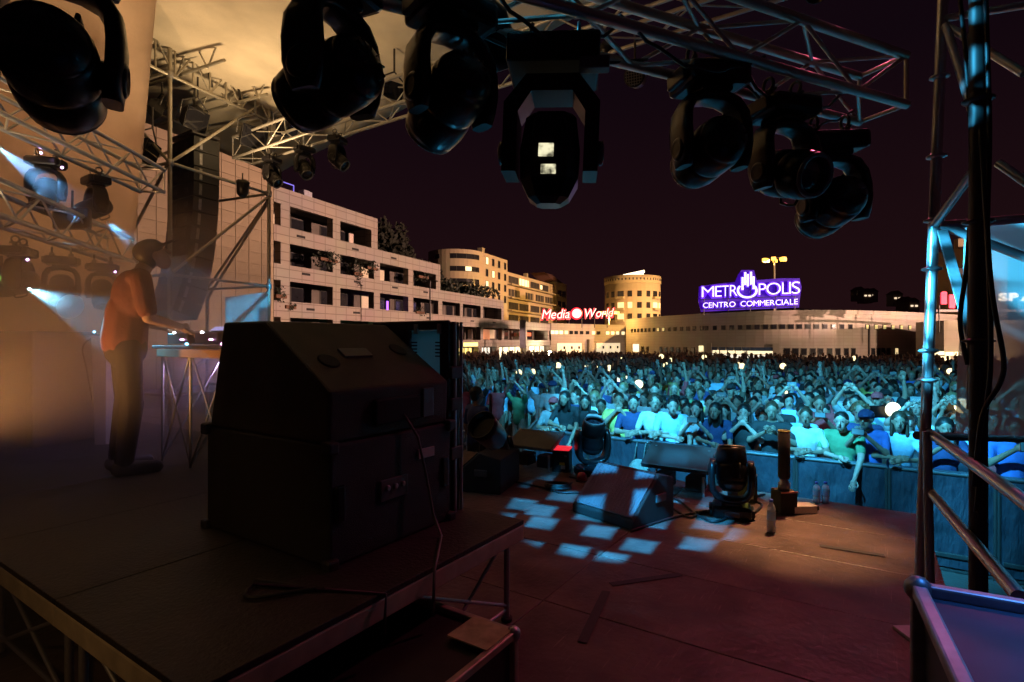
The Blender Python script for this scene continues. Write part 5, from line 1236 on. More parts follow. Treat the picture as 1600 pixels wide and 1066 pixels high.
b = MB(); b.box(W(1516, 533, 98) + Vector((0, 0, 4)), (6.2, 8, 25), None); uvbox(b.build('wall', yel, t))
for z_ in (6.0, 9.0, 12.0): slab('balcony', W(1496, 533, 94) + Vector((.2, 0, z_)), (1.0, .8, 1.0), darkin, t)
b = MB(); b.box(W(1498, 533, 97) + Vector((0, 0, 17.3)), (1.0, 1, 1.8), None); b.build('chimney', yel, t)

# ================================================================== LAMP MASTS, BANNER, POSTS
sod = mat('sodium_lamp', (1, .7, .3), .4, emit=(1, .46, .06), estr=3.2)
def mast(label, p, H_, power, energy_col=(1, .58, .22), r_=.16, group='tall plaza light masts', lamps=6, aim=None, cone=90, cutoff=None):
    p = Vector(p); t = thing('light_mast', label, 'light mast', p, group)
    b = MB(); b.tube(p, p + UPV * H_, r_ * 1.3, r_ * .8, 14); b.build('pole', mat('mast_paint', (.42, .38, .3), .5, .2), t)
    b = MB(); b.path([p + UPV * (H_ - .3) + Vector((1.4 * math.cos(a), 1.4 * math.sin(a), 0)) for a in [2 * PI * k / 24 for k in range(24)]], .07, 6, True); b.build('ring', darksteel, t)
    for k in range(lamps):
        a = 2 * PI * k / lamps; d = Vector((math.cos(a), math.sin(a), 0)); c = p + UPV * (H_ - .3) + d * 1.4
        b = MB(); b.box(c, (.5, .34, .3), (d, Vector((-d.y, d.x, 0)), UPV), .05); f_ = b.build('lamp_head', darksteel, t)
        b = MB(); b.box(c - UPV * .22 + d * .22, (.85, .7, .5), (d, Vector((-d.y, d.x, 0)), UPV), .01); b.build('lamp_glass', sod, t)  # glass oversized to suggest the lamp's glow
        rod('arm', p + UPV * (H_ - .3), c, .04, darksteel, t)
    if aim:
        spot('sodium_light', p + UPV * (H_ - 1.0), aim, power, energy_col, cone, .5, .4, t, cutoff=cutoff); return t
    l = bpy.data.lights.new('sodium_light', 'POINT'); l.energy = power; l.color = energy_col; l.shadow_soft_size = .8
    o = bpy.data.objects.new('sodium_light', l); COL.objects.link(o); o.parent = t; o.location = UPV * (H_ - 1.2)
    return t
mp = W(1210, 533, 97); mp.z = 0
mast('tall lit sodium light mast behind the blue rooftop letters', mp, CZ + 15.0, 150000, (1, .52, .13), aim=(4, 132, 6), cone=96)
mast('added tall light mast out of view right of the plaza', Vector((112, 20, 0)), 12.6, 1350000, (1, .58, .43), aim=(33, 77, 7.2), cone=78, cutoff=-.035)  # unseen mast added to light the building fronts
mast('added unseen light mast right of the shopping centre', Vector((62, 42, 0)), 9, 95000, (1, .64, .42), aim=(42, 87, 4.5), cone=72)  # unseen mast added to brighten the shopping centre wall
mast('added light mast in the street behind the terraced block', Vector((20, 112, 0)), 9, 6000, (1, .55, .15))  # mast added to light the block behind the terraces
# banner flag and slim posts
t = thing('flag_banner', 'tall pale banner flag on a slim pole in front of the shops', 'banner', Vector((W(816, 533, 66).x, 66, 0)))
p = W(816, 533, 66)
rod('pole', Vector((p.x, p.y, 0)), Vector((p.x, p.y, CZ + 3.0)), .05, darksteel, t)
b = MB(); b.box(Vector((p.x + .05, p.y - .08, CZ + .85)), (.75, .03, 3.4), None, .01); b.build('flag', mat('pale_flag', (.5, .48, .6), .7, 0, .4, 1.5), t)
t = thing('lamp_post', 'slim dark lamp post with small lamps in front of the balconies', 'lamp post', Vector((W(672, 533, 45).x, 45, 0)))
p = W(672, 533, 45); rod('pole', Vector((p.x, p.y, 0)), Vector((p.x, p.y, CZ + 5.0)), .06, darksteel, t)
for s_ in (-.5, .5):
    rod('arm', Vector((p.x, p.y, CZ + 4.9)), Vector((p.x + s_, p.y, CZ + 5.0)), .04, darksteel, t)
    b = MB(); b.box(Vector((p.x + s_, p.y, CZ + 4.95)), (.3, .2, .1), None, .02); b.build('lamp_head', darksteel, t)
b = MB(); 
t = thing('flood_bollard', 'very bright white lamp at the right end of the shop fronts', 'lamp', Vector((W(859, 533, 80).x, 80, 0)))
p = W(859, 553, 84); rod('post', Vector((p.x, p.y, 0)), p, .05, darksteel, t)
b.ell(p, (.5, .3, .45), 14, 10); b.build('globe', mat('hot_white_lamp', (1, 1, .9), .4, emit=(1, .9, .6), estr=25), t)
l = bpy.data.lights.new('globe_light', 'POINT'); l.energy = 1800; l.color = (1, .82, .5); l.shadow_soft_size = .4; o = bpy.data.objects.new('globe_light', l); COL.objects.link(o); o.parent = t; o.location = p - off(t) + Vector((0, -1, 0))

# ---- trees on the slope behind and hillside houses
barkm = mat('tree_bark', (.07, .05, .04), .9); crownm = mat('night_foliage', (.022, .022, .012), .8, 0, .4, .6)
def tree(label, base, H_, rad):
    base = Vector(base); t = thing('tree', label, 'tree', base, 'dark trees behind the terraced block')
    b = MB(); b.path([base, base + Vector((.3, 0, H_ * .3)), base + Vector((.1, .2, H_ * .6)), base + Vector((.2, 0, H_ * .85))], [.5, .4, .28, .1], 8)
    for k in range(7):
        a = k * 2.4; z0 = H_ * (.4 + .06 * k); b.path([base + UPV * z0, base + Vector((math.cos(a) * rad * .6, math.sin(a) * rad * .6, z0 + H_ * .15))], [.15, .05], 6)
    b.build('trunk', barkm, t)
    b = MB()
    for k in range(26):
        a = R.random() * 2 * PI; rr2 = R.random() ** .5 * rad * .8; zz = R.uniform(.42, .97); f = math.sin(min(1, (zz - .35) / .65) * PI * .85 + .25)
        c = base + Vector((math.cos(a) * rr2 * f, math.sin(a) * rr2 * f, H_ * zz)); leafblob(b, c, (rad * .34, rad * .34, H_ * .09), 120, .42)
    b.build('crown', crownm, t)
for u, Y, H_, rad, lab in ((608, 70, CZ + 15.0, 3.6, 'tallest dark tree rising behind the second terrace'), (640, 78, CZ + 13.2, 3.4, 'dark tree right of the tallest one behind the terraces'), (668, 84, CZ + 12.2, 3.0, 'smaller dark tree between the terraces and the rounded block')):
    p = W(u, 533, Y); tree(lab, (p.x, p.y, 0), H_, rad)
for k_, (u, v, Y) in enumerate(((1346, 459, 300), (1357, 462, 290), (1366, 461, 310), (1430, 478, 260), (1420, 476, 265), (1468, 474, 240), (1478, 479, 235), (1404, 466, 280))):
    p = W(u, v, Y); t = thing('hillside_house', 'tiny far hillside house with lit windows, %s from the left' % ['first', 'second', 'third', 'sixth', 'fifth', 'seventh', 'eighth', 'fourth'][k_], 'house', p, 'houses on the dark hill')
    b = MB(); b.box(p + Vector((0, 3, -1)), (5, 5, 6), None); b.build('wall', mat('far_house', (.3, .25, .2), .8), t)
    b = MB(); b.prism([p + Vector((-3, .2, 2)), p + Vector((3, .2, 2)), p + Vector((0, .2, 4))], (0, 5.6, 0)); b.build('roof', mat('dark_red_roof', (.14, .06, .05), .8), t)
    for x in (-1.2, .9)[:1 + k_ % 2]: slab('window', p + Vector((x, .4, 0)), (1.2, .2, .8), mat('far_lit_window', (.8, .7, .6), .5, emit=(1, .75, .5), estr=1.2), t)

# ================================================================== PEOPLE
V = Vector
def arm_pts(pose):
    d = {'down': [((.245, .02, 1.13), (.235, -.07, .90)), None],
         'lean': [((.27, -.12, 1.17), (.02, -.33, 1.17)), ((-.27, -.10, 1.16), (-.04, -.27, 1.19))],
         'up': [((.27, -.06, 1.63), (.25, -.12, 1.88)), ((-.25, .0, 1.13), (-.22, -.1, .9))],
         'film': [((.27, -.10, 1.58), (.10, -.20, 1.80)), ((-.27, -.10, 1.58), (-.10, -.20, 1.80))],
         'phone': [((.23, -.14, 1.20), (.07, -.32, 1.42)), ((-.23, -.14, 1.20), (-.05, -.32, 1.40))],
         'mouth': [((.24, -.16, 1.24), (.05, -.17, 1.45)), ((-.24, -.16, 1.24), (-.05, -.17, 1.45))],
         'clap': [((.26, -.12, 1.20), (.05, -.30, 1.36)), ((-.26, -.12, 1.20), (-.05, -.30, 1.36))],
         'hang': [((.24, -.24, 1.16), (.20, -.42, .93)), ((-.26, -.12, 1.17), (.0, -.32, 1.16))],
         'wave': [((.31, -.02, 1.55), (.36, -.10, 1.80)), ((-.30, -.02, 1.58), (-.30, -.10, 1.84))]}[pose]
    if d[1] is None: d[1] = tuple((-x, y, z) for x, y, z in d[0])
    return d
HT = {'down': 0, 'lean': .05, 'up': 0, 'film': -.04, 'phone': .1, 'mouth': .0, 'clap': 0, 'hang': .12, 'wave': -.02}
def hand(b, w, d, fs=1.0, side=1):
    """palm and five fingers continuing direction d from wrist w"""
    w = V(w); a, c, d = frame(d, (0, -1, .3)); p = w + d * .06
    b.ell(w + d * .045, (.036, .018, .05), 8, 6, (a, c, d))
    for k in range(4):
        o = w + d * .085 + a * (-.027 + .018 * k); L = (.062, .072, .068, .052)[k] * fs
        m = o + d * L * .55 + c * .006; e = m + d * L * .4 + c * (-.022); b.cap(o, m, .0095, .0088, 6); b.cap(m, e, .0088, .0075, 6)
    o = w + d * .03 + a * .033 * side; b.cap(o, o + d * .035 + a * .022 * side, .011, .010, 6); b.cap(o + d * .035 + a * .022 * side, o + d * .06 + a * .018 * side, .010, .008, 6)
def person_meshes(pose, female, voxel=.017, fine=False):
    arms = arm_pts(pose); hy = HT[pose]
    body = MB(); top = MB()
    sw = .165 if female else .19
    body.cap((0, .0, .98), (0, .01, 1.12), .125 if female else .13, .115); body.ell((0, .0, 1.27), (.15 if female else .17, .105, .19), 14, 10); body.cap((-sw + .03, 0, 1.395), (sw - .03, 0, 1.395), .062, .062)
    body.cap((0, .01, 1.40), (0, -.005 - hy * .5, 1.53), .055 if not female else .047, .05)
    hc = V((0, -.015 - hy, 1.60 - abs(hy) * .1))
    body.ell(hc + V((0, .012, .022)), (.076, .095, .095), 16, 12); body.ell(hc + V((0, -.03, -.045)), (.055, .058, .075), 14, 10)
    for sgn in (-1, 1):
        body.ell(hc + V((sgn * .078, .01, 0)), (.012, .022, .032), 8, 6)
    for i, (el, wr) in enumerate(arms):
        sgn = 1 if i == 0 else -1; sh = V((sgn * sw, .0, 1.40)); el = V(el); wr = V(wr)
        body.cap(sh, el, .052 if not female else .044, .042 if not female else .036); body.cap(el, wr, .042 if not female else .036, .027)
        body.ell(wr + (wr - el).normalized() * .045, (.034, .03, .042), 8, 6)
        cut = sh + (el - sh) * .72
        top.cap(sh, cut, .064 if not female else .054, .056 if not female else .047)
    for sgn in (-1, 1):
        body.cap((sgn * .085, 0, .93), (sgn * .10, -.01, .50), .085, .058); body.cap((sgn * .10, -.01, .50), (sgn * .105, .02, .09), .055, .04); body.cap((sgn * .105, .02, .05), (sgn * .115, -.14, .035), .04, .035)
    top.ell((0, .0, 1.27), (.165 if female else .185, .12, .205), 16, 12); top.cap((-sw + .02, 0, 1.395), (sw - .02, 0, 1.395), .070, .070); top.cap((0, .0, .96), (0, .01, 1.15), .145, .132)
    trouser = MB(); trouser.cap((0, 0, .93), (0, 0, 1.0), .14, .135)
    for sgn in (-1, 1):
        trouser.cap((sgn * .085, 0, .93), (sgn * .10, -.01, .50), .098, .07); trouser.cap((sgn * .10, -.01, .50), (sgn * .105, .02, .10), .07, .055)
    bme = remesh(body, voxel, 2); tme = remesh(top, voxel, 2); pme = remesh(trouser, voxel * 1.3, 2)
    # face and fingers joined onto the continuous body
    ex = MB(); ex.cap(hc + V((0, -.088, .012)), hc + V((0, -.104, -.022)), .009, .013, 6)
    for i, (el, wr) in enumerate(arms): hand(ex, wr, V(wr) - V(el), 1, 1 if i else -1)
    nskin = len(ex.f); ey = MB()
    for sgn in (-1, 1):
        ey.ell(hc + V((sgn * .031, -.080, .012)), (.010, .007, .005), 8, 6)
    ey.ell(hc + V((0, -.088, -.058)), (.024, .008, .006), 10, 4)
    bm = bmesh.new(); bm.from_mesh(bme)
    for mbb, mi in ((ex, 0), (ey, 1)):
        vs = [bm.verts.new(p) for p in mbb.v]
        for f in mbb.f:
            try:
                q = bm.faces.new([vs[i] for i in f]); q.material_index = mi; q.smooth = True
            except ValueError: pass
    bm.to_mesh(bme); bm.free()
    return bme, tme, pme, hc
def hair_mesh(kind, hc):
    b = MB()
    if kind == 'short':
        b.ell(hc + V((0, .030, .045)), (.086, .100, .088), 14, 10); b.ell(hc + V((0, .05, .0)), (.082, .07, .085), 12, 8)
    elif kind == 'long':
        b.ell(hc + V((0, .030, .042)), (.090, .104, .092), 14, 10)
        for sgn in (-1, 1): b.cap(hc + V((sgn * .074, .03, .03)), hc + V((sgn * .082, .01, -.17)), .026, .024)
        b.cap(hc + V((0, .07, .0)), hc + V((0, .09, -.28)), .08, .06)
    elif kind == 'bun':
        b.ell(hc + V((0, .030, .042)), (.086, .102, .088), 14, 10); b.ell(hc + V((0, .1, .1)), (.045, .045, .045), 10, 8)
    elif kind == 'cap':
        b.ell(hc + V((0, .018, .05)), (.09, .105, .08), 14, 10); b.ell(hc + V((0, -.10, .045)), (.07, .075, .01), 12, 6); b.ell(hc + V((0, .05, .0)), (.08, .06, .06), 10, 8)
    elif kind == 'curly':
        rr3 = random.Random(3); b.ell(hc + V((0, .04, .04)), (.095, .1, .1), 12, 8)
        for _ in range(36):
            d = V((rr3.gauss(0, 1), rr3.gauss(0, 1) + .8, rr3.gauss(0, 1) + .5)).normalized(); b.ell(hc + V((0, .03, .04)) + d * .09, (.03, .03, .03), 6, 4)
    return remesh(b, .011, 2)
skins = [mat('skin_%s' % n_, c_, .5, 0, .08, 20) for n_, c_ in (('fair', (.44, .30, .24)), ('light', (.36, .24, .18)), ('tan', (.27, .17, .12)), ('olive', (.31, .20, .14)))]
eyem = mat('eye_and_lip_dark', (.05, .025, .025), .4)
hairs = {'black': mat('hair_black', (.012, .01, .009), .5, 0, .3, 60), 'brown': mat('hair_brown', (.045, .025, .014), .5, 0, .3, 60), 'fair': mat('hair_fair', (.22, .14, .07), .5, 0, .3, 60)}
tops = {n_: mat('top_%s' % n_, c_, .85, 0, .15, 14, .25, 40) for n_, c_ in (('white', (.55, .55, .56)), ('black', (.02, .02, .022)), ('navy', (.03, .05, .14)), ('grey', (.26, .26, .27)), ('blue', (.07, .16, .5)), ('red', (.38, .05, .06)), ('yellow', (.6, .5, .14)), ('pale blue', (.36, .52, .68)), ('green', (.1, .25, .12)), ('brown', (.14, .09, .06)))}
jeans = mat('dark_jeans', (.03, .035, .06), .85); blackj = mat('black_trousers', (.015, .015, .017), .85)
PM = {}
for pose in ('down', 'lean', 'up', 'film', 'phone', 'mouth', 'clap', 'hang', 'wave'):
    for fem in ((0, 1) if pose in ('lean', 'film', 'phone', 'down', 'up', 'hang') else (0,)):
        PM[pose, fem] = person_meshes(pose, fem)
HM = {}
def hair_for(kind, pose, hc):
    k = (kind, pose)
    if k not in HM: HM[k] = hair_mesh(kind, hc)
    return HM[k]
def place_person(loc, yaw, pose, fem, topc, hairc, hairk, scale, label, group, legs=True, skin=None, cloth=None, under=False):
    if (pose, fem) not in PM: fem = 0
    bme, tme, pme, hc = PM[pose, fem]
    o = bpy.data.objects.new('person', bme); COL.objects.link(o)
    if len(bme.materials) == 0: bme.materials.append(skins[0]); bme.materials.append(eyem)
    o.material_slots[0].link = 'OBJECT'; o.material_slots[0].material = skin or R.choice(skins)
    o.location = loc; o.rotation_euler = (0, 0, yaw); o.scale = (scale * R.uniform(.96, 1.04), scale, scale)
    tag(o, label, 'person', group)
    def ch(name, me, m_):
        c = bpy.data.objects.new(name, me); COL.objects.link(c); c.parent = o
        if len(me.materials) == 0: me.materials.append(m_)
        c.material_slots[0].link = 'OBJECT'; c.material_slots[0].material = m_
    ch('top', tme, cloth or tops[topc])
    ch('hair' if hairk != 'cap' else 'cap', hair_for(hairk, pose, hc), hairs[hairc] if hairk != 'cap' else tops[R.choice(['black', 'navy', 'red'])])
    if legs: ch('trousers', pme, R.choice([jeans, blackj]))
    return o
FACE = math.atan2(-D1.y, -D1.x) + PI / 2       # local -Y looks back at the stage
screenm = mat('phone_screen', (.2, .4, .5), .2, emit=(.55, .85, 1), estr=1.3)
flashm = mat('phone_torch', (1, .95, .7), .3, emit=(1, .80, .40), estr=2.2)
phm = MB(); phm.box((0, 0, 0), (.15, .010, .075), bev=.004); ph_me = phm.fix(phm.mesh('phone'))
phs = MB(); phs.box((0, .0065, 0), (.135, .004, .066)); phs_me = phs.fix(phs.mesh('screen'))
phl = MB(); phl.ell((.05, -.016, .018), (.046, .024, .046), 12, 8); phl_me = phl.fix(phl.mesh('torch'))  # torch oversized, then scaled up with distance, to suggest glare
def phone(loc, yaw, label, flash=False, vertical=False, lean=0.0, glare_k=1.0):
    t = link('phone', ph_me, black); t.location = loc; t.rotation_euler = (lean, PI / 2 if vertical else 0, yaw); tag(t, label, 'phone', 'phones held up in the crowd')
    o = link('screen', phs_me, screenm, t)
    if flash:
        to_ = link('torch', phl_me, flashm, t); to_.scale = (glare_k,) * 3; to_.location = (-.05 * (glare_k - 1), -.022 * glare_k, -.018 * (glare_k - 1))
    else:
        o2 = link('case_back', phs_me, mat('glossy_phone_back', (.35, .38, .4), .12, .4), t); o2.location = (0, -.013, 0)
    return t
def local_to(o, p): 
    c, s = math.cos(o.rotation_euler[2]), math.sin(o.rotation_euler[2]); k = o.scale[2]; p = V(p) * k; return o.location + V((p.x * c - p.y * s, p.x * s + p.y * c, p.z))
# ---- the front row leaning on the barrier, one by one
FRONT = [  # pixel u, pose, female, top, hair colour, hair kind, label
    (868, 'lean', 0, 'grey', 'black', 'cap', 'person in a grey top turned aside at the left end of the barrier'),
    (888, 'hang', 1, 'black', 'black', 'long', 'woman in a black strap top leaning at the left end of the barrier'),
    (914, 'lean', 1, 'black', 'black', 'long', 'long haired person in black next to the woman in the strap top'),
    (940, 'lean', 0, 'white', 'black', 'short', 'person in a white shirt bending over the barrier with face down'),
    (966, 'mouth', 0, 'yellow', 'brown', 'short', 'person in a yellow top with hands at the mouth'),
    (991, 'lean', 0, 'navy', 'black', 'short', 'person in a dark blue jacket at the barrier'),
    (1022, 'lean', 1, 'white', 'brown', 'curly', 'curly haired person in white at the barrier'),
    (1050, 'hang', 0, 'pale blue', 'black', 'short', 'person in an open pale blue shirt leaning on the barrier'),
    (1090, 'phone', 1, 'white', 'black', 'long', 'woman in a white top filming with a phone at the barrier'),
    (1122, 'hang', 1, 'navy', 'black', 'long', 'woman in a dark strap dress with one arm over the barrier'),
    (1162, 'mouth', 0, 'black', 'black', 'long', 'person in black with hands at the face'),
    (1206, 'clap', 1, 'black', 'brown', 'bun', 'person in black beside the tall black tube with hand raised'),
    (1260, 'lean', 1, 'white', 'brown', 'bun', 'person in a white sleeveless top with folded arms on the barrier'),
    (1318, 'hang', 0, 'green', 'black', 'short', 'person in a green top bent over with chin on hand'),
    (1358, 'phone', 1, 'blue', 'brown', 'cap', 'person in a bright blue top reading at the barrier'),
    (1405, 'lean', 1, 'pale blue', 'brown', 'long', 'long haired person in pale blue at the right end of the barrier'),
    (1475, 'phone', 1, 'navy', 'black', 'long', 'person holding a white phone behind the pink handrail'),
    (1580, 'phone', 0, 'blue', 'black', 'short', 'person filming at the far right edge below the mesh cloth')]
occupied = []
base = SD(BA + .32, 0)
used = set(); people = []
for u, pose, fem, tc, hcol, hk, lab in FRONT:
    k = (u - 800) / F; bb = (base.x - k * base.y) / (k * D2.y - D2.x); p = SD(BA + .30 + R.uniform(-.02, .05), bb)
    p.z = .035
    o = place_person(p, FACE + R.uniform(-.25, .25) + (.2 if u < 1100 else -.1), pose, fem, tc, hcol, hk, R.uniform(.97, 1.05), lab, 'people at the front barrier'); occupied.append((p.x, p.y))
    if pose == 'phone': phone(local_to(o, (0.01, -.40, 1.47)), o.rotation_euler[2], ('white phone held by the woman filming at the barrier' if u == 1090 else 'phone held by the %s' % lab[:lab.find(' at')] if ' at' in lab else 'phone held behind the pink handrail') if u != 1358 else 'phone in the hands of the person in bright blue', False, u in (1475, 1580), 0)
# ---- people behind them: named individuals for the nearest, one mass for the rest
cand = []
d1 = BA + .95; row_i = 0
while d1 < 46:
    sp = .50 + .006 * (d1 - 7); b_ = -32.0 + R.random() * sp
    while b_ < 40:
        p = SD(d1 + R.uniform(-.2, .2), b_ + R.uniform(-.12, .12)); b_ += sp * R.uniform(.85, 1.25)
        if p.y < 3.5: continue
        u = 800 + F * p.x / p.y
        if not (700 < u < 1625): continue
        if p.y > 52: continue
        bb = (p - N0).dot(D2)
        if bb > 3.0 and d1 < 9.4: continue
        # stay clear of the terraced block
        q = p - P0; 
        if -(q.dot(n_t)) < 5: continue
        cand.append((p.y, p.x, u, d1, bb))
    d1 += .62 + .012 * (d1 - 7); row_i += 1
cand.sort()
near = cand[:282]; far = cand[282:]
desc = []
for (y, x, u, d1_, bb) in near:
    r_ = R.random(); lefty = u < 850
    pose = ('film' if r_ < .12 else 'up' if r_ < .24 else 'wave' if r_ < .27 else 'phone' if r_ < .42 else 'clap' if r_ < .5 else 'down') if not lefty else ('up' if r_ < .35 else 'wave' if r_ < .55 else 'film' if r_ < .8 else 'down')
    fem = R.random() < .45; tc = R.choices(list(tops), [5, 6, 4, 4, 2, 2, 1, 3, 1, 2])[0]
    hk = R.choice(['long', 'long', 'bun']) if fem else R.choice(['short', 'short', 'short', 'cap', 'curly']); hcl = R.choices(['black', 'brown', 'fair'], [5, 4, 1.5])[0]
    band = 'in near rows' if d1_ < 10.5 else 'mid crowd' if d1_ < 14 else 'far crowd'
    pz = {'film': 'filming overhead', 'up': 'with one arm up', 'wave': 'with both arms up', 'phone': 'holding a phone', 'clap': 'clapping', 'down': 'standing'}[pose]
    desc.append(dict(y=y, x=x, u=u, pose=pose, fem=int(fem), tc=tc, hk=hk, hcl=hcl, key='%s-haired person in a %s top %s %s' % (hcl if hk != 'cap' else 'capped', tc, pz, band) if hk != 'cap' else 'person in a cap and %s top %s %s' % (tc, pz, band)))
keys = {}
for d in desc: keys.setdefault(d['key'], []).append(d)
ORD = ['leftmost', 'second from left', 'third from left', 'fourth from left', 'fifth from left', 'sixth from left', 'seventh from left', 'eighth from left', 'ninth from left', 'tenth from left', 'eleventh from left']
for k, L in keys.items():
    L.sort(key=lambda d: d['u'])
    for i, d in enumerate(L): d['label'] = k if len(L) == 1 else '%s, %s' % (k, ORD[min(i, 10)])
for d in desc:
    o = place_person(V((d['x'], d['y'], 0)), FACE + R.uniform(-.3, .3), d['pose'], d['fem'], d['tc'], d['hcl'], d['hk'], R.uniform(.93, 1.07), d['label'], 'crowd standing behind the barrier', legs=False)
    d['o'] = o
nph = 0
pos_words = {}
for d in desc:
    if d['pose'] in ('film', 'phone') and R.random() < .8:
        loc = local_to(d['o'], (0, -.24, 1.905) if d['pose'] == 'film' else (0.01, -.40, 1.47)); nph += 1
        lab = 'phone of ' + d['label']
        lab = lab.replace('holding a phone', 'reading').replace('filming overhead', 'filming').replace(' in a ', ' in ').replace('  ', ' ')
        phone(loc, d['o'].rotation_euler[2], ' '.join(lab.split()[:16]), False, R.random() < .3, R.uniform(-.25, .25))
# torches held up
TOR = [(811, 582), (834, 581), (837, 592), (872, 571), (917, 575), (933, 577), (953, 575), (964, 595), (978, 592), (998, 600), (912, 615), (1040, 571), (1047, 563), (1100, 558), (1152, 571), (1158, 572), (1185, 599), (1190, 568), (1225, 613), (1222, 572), (1258, 566), (1256, 667), (1333, 560), (1389, 639), (1495, 633), (1460, 577), (1482, 580), (1586, 594), (1033, 557), (970, 562)]
words = ['small', 'bright', 'white', 'warm']
for i, (u, v) in enumerate(TOR):
    Y = 34 if v < 570 else 24 if v < 580 else 16 if v < 596 else 12 if v < 620 else 8.2
    if (u, v) in ((1389, 639), (1495, 633)): Y = 7.6
    p = W(u, v, Y); s_ = {34: 1.9, 24: 1.7, 16: 1.5, 12: 1.4}.get(Y, 1.5)
    if (u, v) in ((1389, 639), (998, 600), (1495, 633)): s_ *= 1.5
    order = sorted(range(len(TOR)), key=lambda q: TOR[q][0]).index(i)
    side = 'left' if order < 15 else 'right'; n_ = order if order < 15 else len(TOR) - 1 - order
    o = phone(p - V((.05, 0, .018)) * s_, R.uniform(-.4, .1), 'phone shining its torch over the crowd, %s from the %s of the lights' % (['first', 'second', 'third', 'fourth', 'fifth', 'sixth', 'seventh', 'eighth', 'ninth', 'tenth', 'eleventh', 'twelfth', 'thirteenth', 'fourteenth', 'fifteenth'][n_], side), True, glare_k=1.7 if Y > 20 else 1.3 if Y > 14 else 1.0); o['group'] = 'phone torches over the crowd'; o.scale = (s_,) * 3
# far crowd as one mass
cr = MB(); crc = []
def fbox(c, sx, sy, sz, yawv, col, taper=.8):
    f = V((math.sin(yawv), -math.cos(yawv), 0)); s_ = V((math.cos(yawv), math.sin(yawv), 0)); n0 = len(cr.f); c = V(c)
    ring = lambda z, k: [c + s_ * sx * k * math.cos(a) + f * sy * k * math.sin(a) + V((0, 0, z)) for a in [PI / 6 + PI / 3 * j for j in range(6)]]
    cr.loft([ring(-sz, .9), ring(-sz * .2, 1), ring(sz * .7, taper), ring(sz, taper * .5)]); crc.extend([col] * (len(cr.f) - n0))
colsT = [m_ for m_ in ((.72, .72, .72), (.02, .02, .022), (.03, .05, .14), (.26, .26, .27), (.07, .16, .5), (.38, .05, .06), (.36, .52, .68), (.14, .09, .06), (.02, .02, .022), (.05, .05, .06))]
for (y, x, u, d1_, bb) in far:
    if y > 30 and R.random() < .25: continue
    h_ = R.uniform(.93, 1.07); yawv = FACE + R.uniform(-.4, .4); p = V((x, y, 0)); sk = R.choice([(.5, .34, .26), (.42, .28, .2), (.36, .23, .16)]); tcx = R.choice(colsT)
    f = V((math.sin(yawv), -math.cos(yawv), 0)); s_ = V((math.cos(yawv), math.sin(yawv), 0))
    fbox(p + V((0, 0, 1.12 * h_)), .21, .13, .34, yawv, tcx, .85)
    fbox(p + f * .02 + V((0, 0, 1.57 * h_)), .075, .09, .115, yawv, sk, .9)
    fbox(p - f * .025 + V((0, 0, 1.625 * h_)), .085, .085, .09, yawv, R.choice([(.012, .01, .009), (.045, .025, .014), (.012, .01, .009), (.2, .13, .07)]), .8)
    if R.random() < .16:
        for sg in ((-1, 1) if R.random() < .5 else (1,)):
            n0 = len(cr.f); sh = p + s_ * sg * .2 + V((0, 0, 1.4 * h_)); e = sh + s_ * sg * .06 + f * .1 + V((0, 0, .24)); w_ = e + f * .05 - s_ * sg * R.uniform(0, .15) + V((0, 0, .24)); cr.tube(sh, e, .05, .042, 6); cr.tube(e, w_, .042, .035, 6); crc.extend([sk] * (len(cr.f) - n0))
me = cr.mesh('crowd'); ca = me.color_attributes.new('cloth', 'FLOAT_COLOR', 'CORNER')
flat = []
for pl, c_ in zip(me.polygons, crc): flat += (list(c_) + [1]) * len(pl.vertices)
ca.data.foreach_set('color', flat)
cm = bpy.data.materials.new('crowd_cloth_and_skin'); cm.use_nodes = True; an = cm.node_tree.nodes.new('ShaderNodeVertexColor'); an.layer_name = 'cloth'
cm.node_tree.links.new(an.outputs[0], cm.node_tree.nodes['Principled BSDF'].inputs['Base Color']); cm.node_tree.nodes['Principled BSDF'].inputs['Roughness'].default_value = .8
o = link('crowd', me, cm); tag(o, 'dense far crowd filling the plaza behind the nearer people', 'crowd', None, 'stuff')
# security worker in the pit
o = place_person(V((W(745, 533, 7.9).x, 7.9, .25)), FACE + PI * .9, 'down', 0, 'blue', 'black', 'short', 1.02, 'pit worker in a dark blue jacket seen from behind at the left', None, cloth=mat('blue_jacket', (.03, .05, .2), .8))
